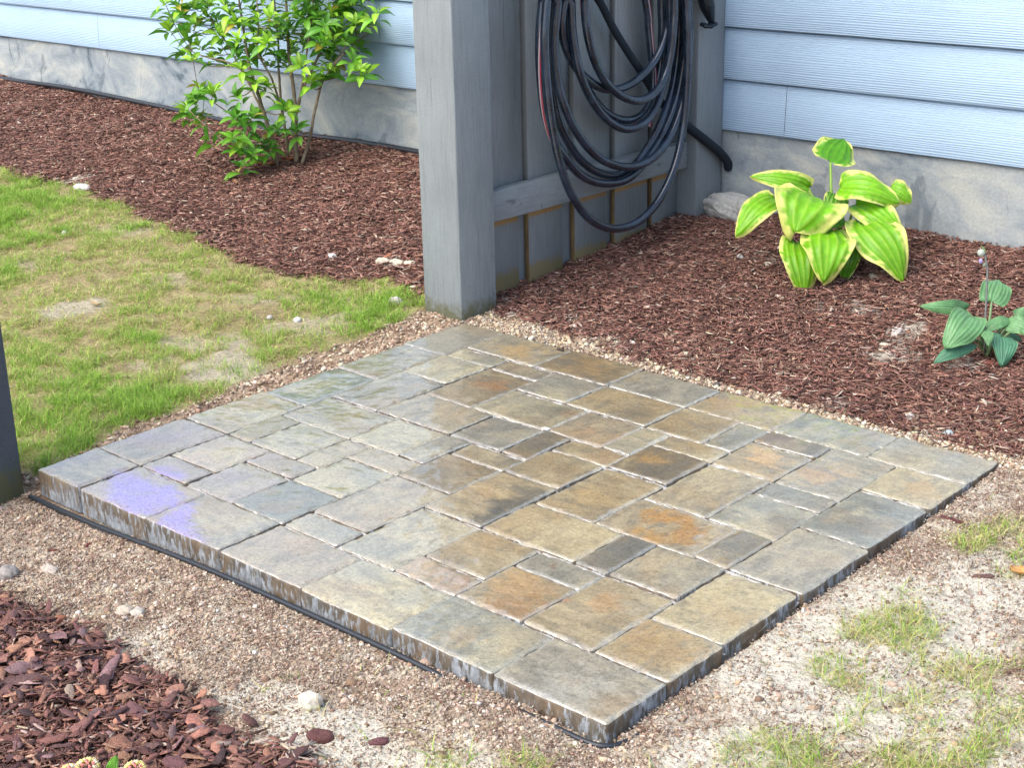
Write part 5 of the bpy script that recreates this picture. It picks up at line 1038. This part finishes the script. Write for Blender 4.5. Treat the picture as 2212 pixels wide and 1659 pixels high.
# ------------------------------------------------------------------ lantana flowers at the lower left edge
gp_ = onterr(215, 1700); LA = empty('lantana', tuple(gp_)); tag(LA, 'low flowering plant with pink and pale yellow flower clusters at the bottom left edge', 'flower')
m_pet, nt, b = mat('petal', .5, attr=True, spec=.3)
def head(px, py, R, off, seed, pinkc=(.1, .1)):
    c_ = atdepth(px, py, gp_, off); r_ = np.random.default_rng(seed); parts = []; cols = []
    ax0 = -RM[2] * .5 + np.array([0, 0, .8]); ax0 /= np.linalg.norm(ax0); uu = np.cross(ax0, [1, 0, 0]); uu /= np.linalg.norm(uu); vv = np.cross(ax0, uu)
    nfl = 24
    for k in range(nfl):
        rr = math.sqrt((k + .5) / nfl); an = k * 2.39996; th = rr * 1.35
        d = ax0 * math.cos(th) + (uu * math.cos(an) + vv * math.sin(an)) * math.sin(th); fc = c_ + d * R * np.array([1, 1, .75])
        e1 = np.cross(d, [.3, .2, 1]); e1 /= np.linalg.norm(e1); e2 = np.cross(d, e1); pr_ = R * (.28 if rr > .55 else .17)
        a = np.linspace(0, 2 * np.pi, 20, endpoint=False); rad = pr_ * (.72 + .28 * np.cos(a * 4 + k)); inner = .35
        ring0 = fc + (np.cos(a)[:, None] * e1 + np.sin(a)[:, None] * e2) * (rad * inner)[:, None] + d * R * .02
        ring1 = fc + (np.cos(a)[:, None] * e1 + np.sin(a)[:, None] * e2) * rad[:, None] + d * R * .05 * np.cos(a * 4)[:, None]
        stem0 = fc - d * R * .5; V = np.vstack([ring1, ring0, [fc + d * R * .01], [stem0]]); j = np.arange(20); j2 = (j + 1) % 20
        parts.append((V, [np.stack([j, j2, 20 + j2, 20 + j], 1), np.stack([20 + j, 20 + j2, 40 + 0 * j], 1), np.stack([j2, j, 41 + 0 * j], 1)]))
        outer = S(236, 226, 150) if r_.uniform() < .7 else S(240, 226, 216)
        pc = outer if rr > .5 else S(232, 150, 150); cols.append(np.vstack([np.tile(pc, (20, 1)), np.tile(S(226, 200, 120) if rr > .5 else S(216, 116, 120), (21, 1)), np.tile(S(190, 190, 90), (1, 1))]))
    V, F = joinm(parts); mesh('flower_head', V, F, m_pet, np.vstack(cols), smooth=False, parent=LA)
    C = catmull([gp_ + [rng.normal(0, .01), rng.normal(0, .01), -.01], (gp_ + c_) / 2 + [0, 0, .01], c_ - [0, 0, R * .3]], 6); V, F = tube(C, .0014, 6); mesh('stem', V, F, m_leaf, np.tile(S(90, 110, 50), (len(V), 1)), smooth=True, parent=LA)
head(190, 1660, .018, .06, 1); head(292, 1665, .017, .06, 2); head(152, 1672, .016, .10, 3); head(262, 1674, .012, .04, 4)
def sleaf(px, py, qx, qy, hw, off, c_):
    B = atdepth(px, py, gp_, off); T = atdepth(qx, qy, gp_, off + .01); o = hosta_leaf(B, T, hw, int(px), c_, c_ * 1.3, None, parent=LA, nvein=5, lobe=.02, arch=.05)
sleaf(238, 1672, 250, 1634, .009, .05, S(104, 160, 60)); sleaf(210, 1690, 180, 1672, .010, .03, S(84, 138, 50)); sleaf(250, 1690, 275, 1665, .010, .02, S(84, 138, 50)); sleaf(130, 1700, 100, 1680, .010, .04, S(84, 138, 50)); sleaf(300, 1700, 330, 1680, .010, .03, S(84, 138, 50))
# tiny seedlings in the mulch
def seedling(px, py, s_, label):
    c_ = onterr(px, py); x = c_[0] + rng.normal(0, .004, 9); y = c_[1] + rng.normal(0, .004, 9)
    tag(blades('seedling', x, y, rng.uniform(.6, 1.1, 9) * s_, np.full(9, .0022), rng.uniform(.3, 1.1, 9), pick(9, [S(120, 156, 60)], [1]), m_grass), label, 'weed', 'small green weeds in the mulch')
seedling(2012, 790, .016, 'tiny yellow green weed in front of the smaller hosta'); seedling(1583, 535, .02, 'thin green weed in the mulch left of the lime hosta'); seedling(1680, 645, .018, 'tiny green weed below left of the lime hosta')
print('objects', len(bpy.data.objects))
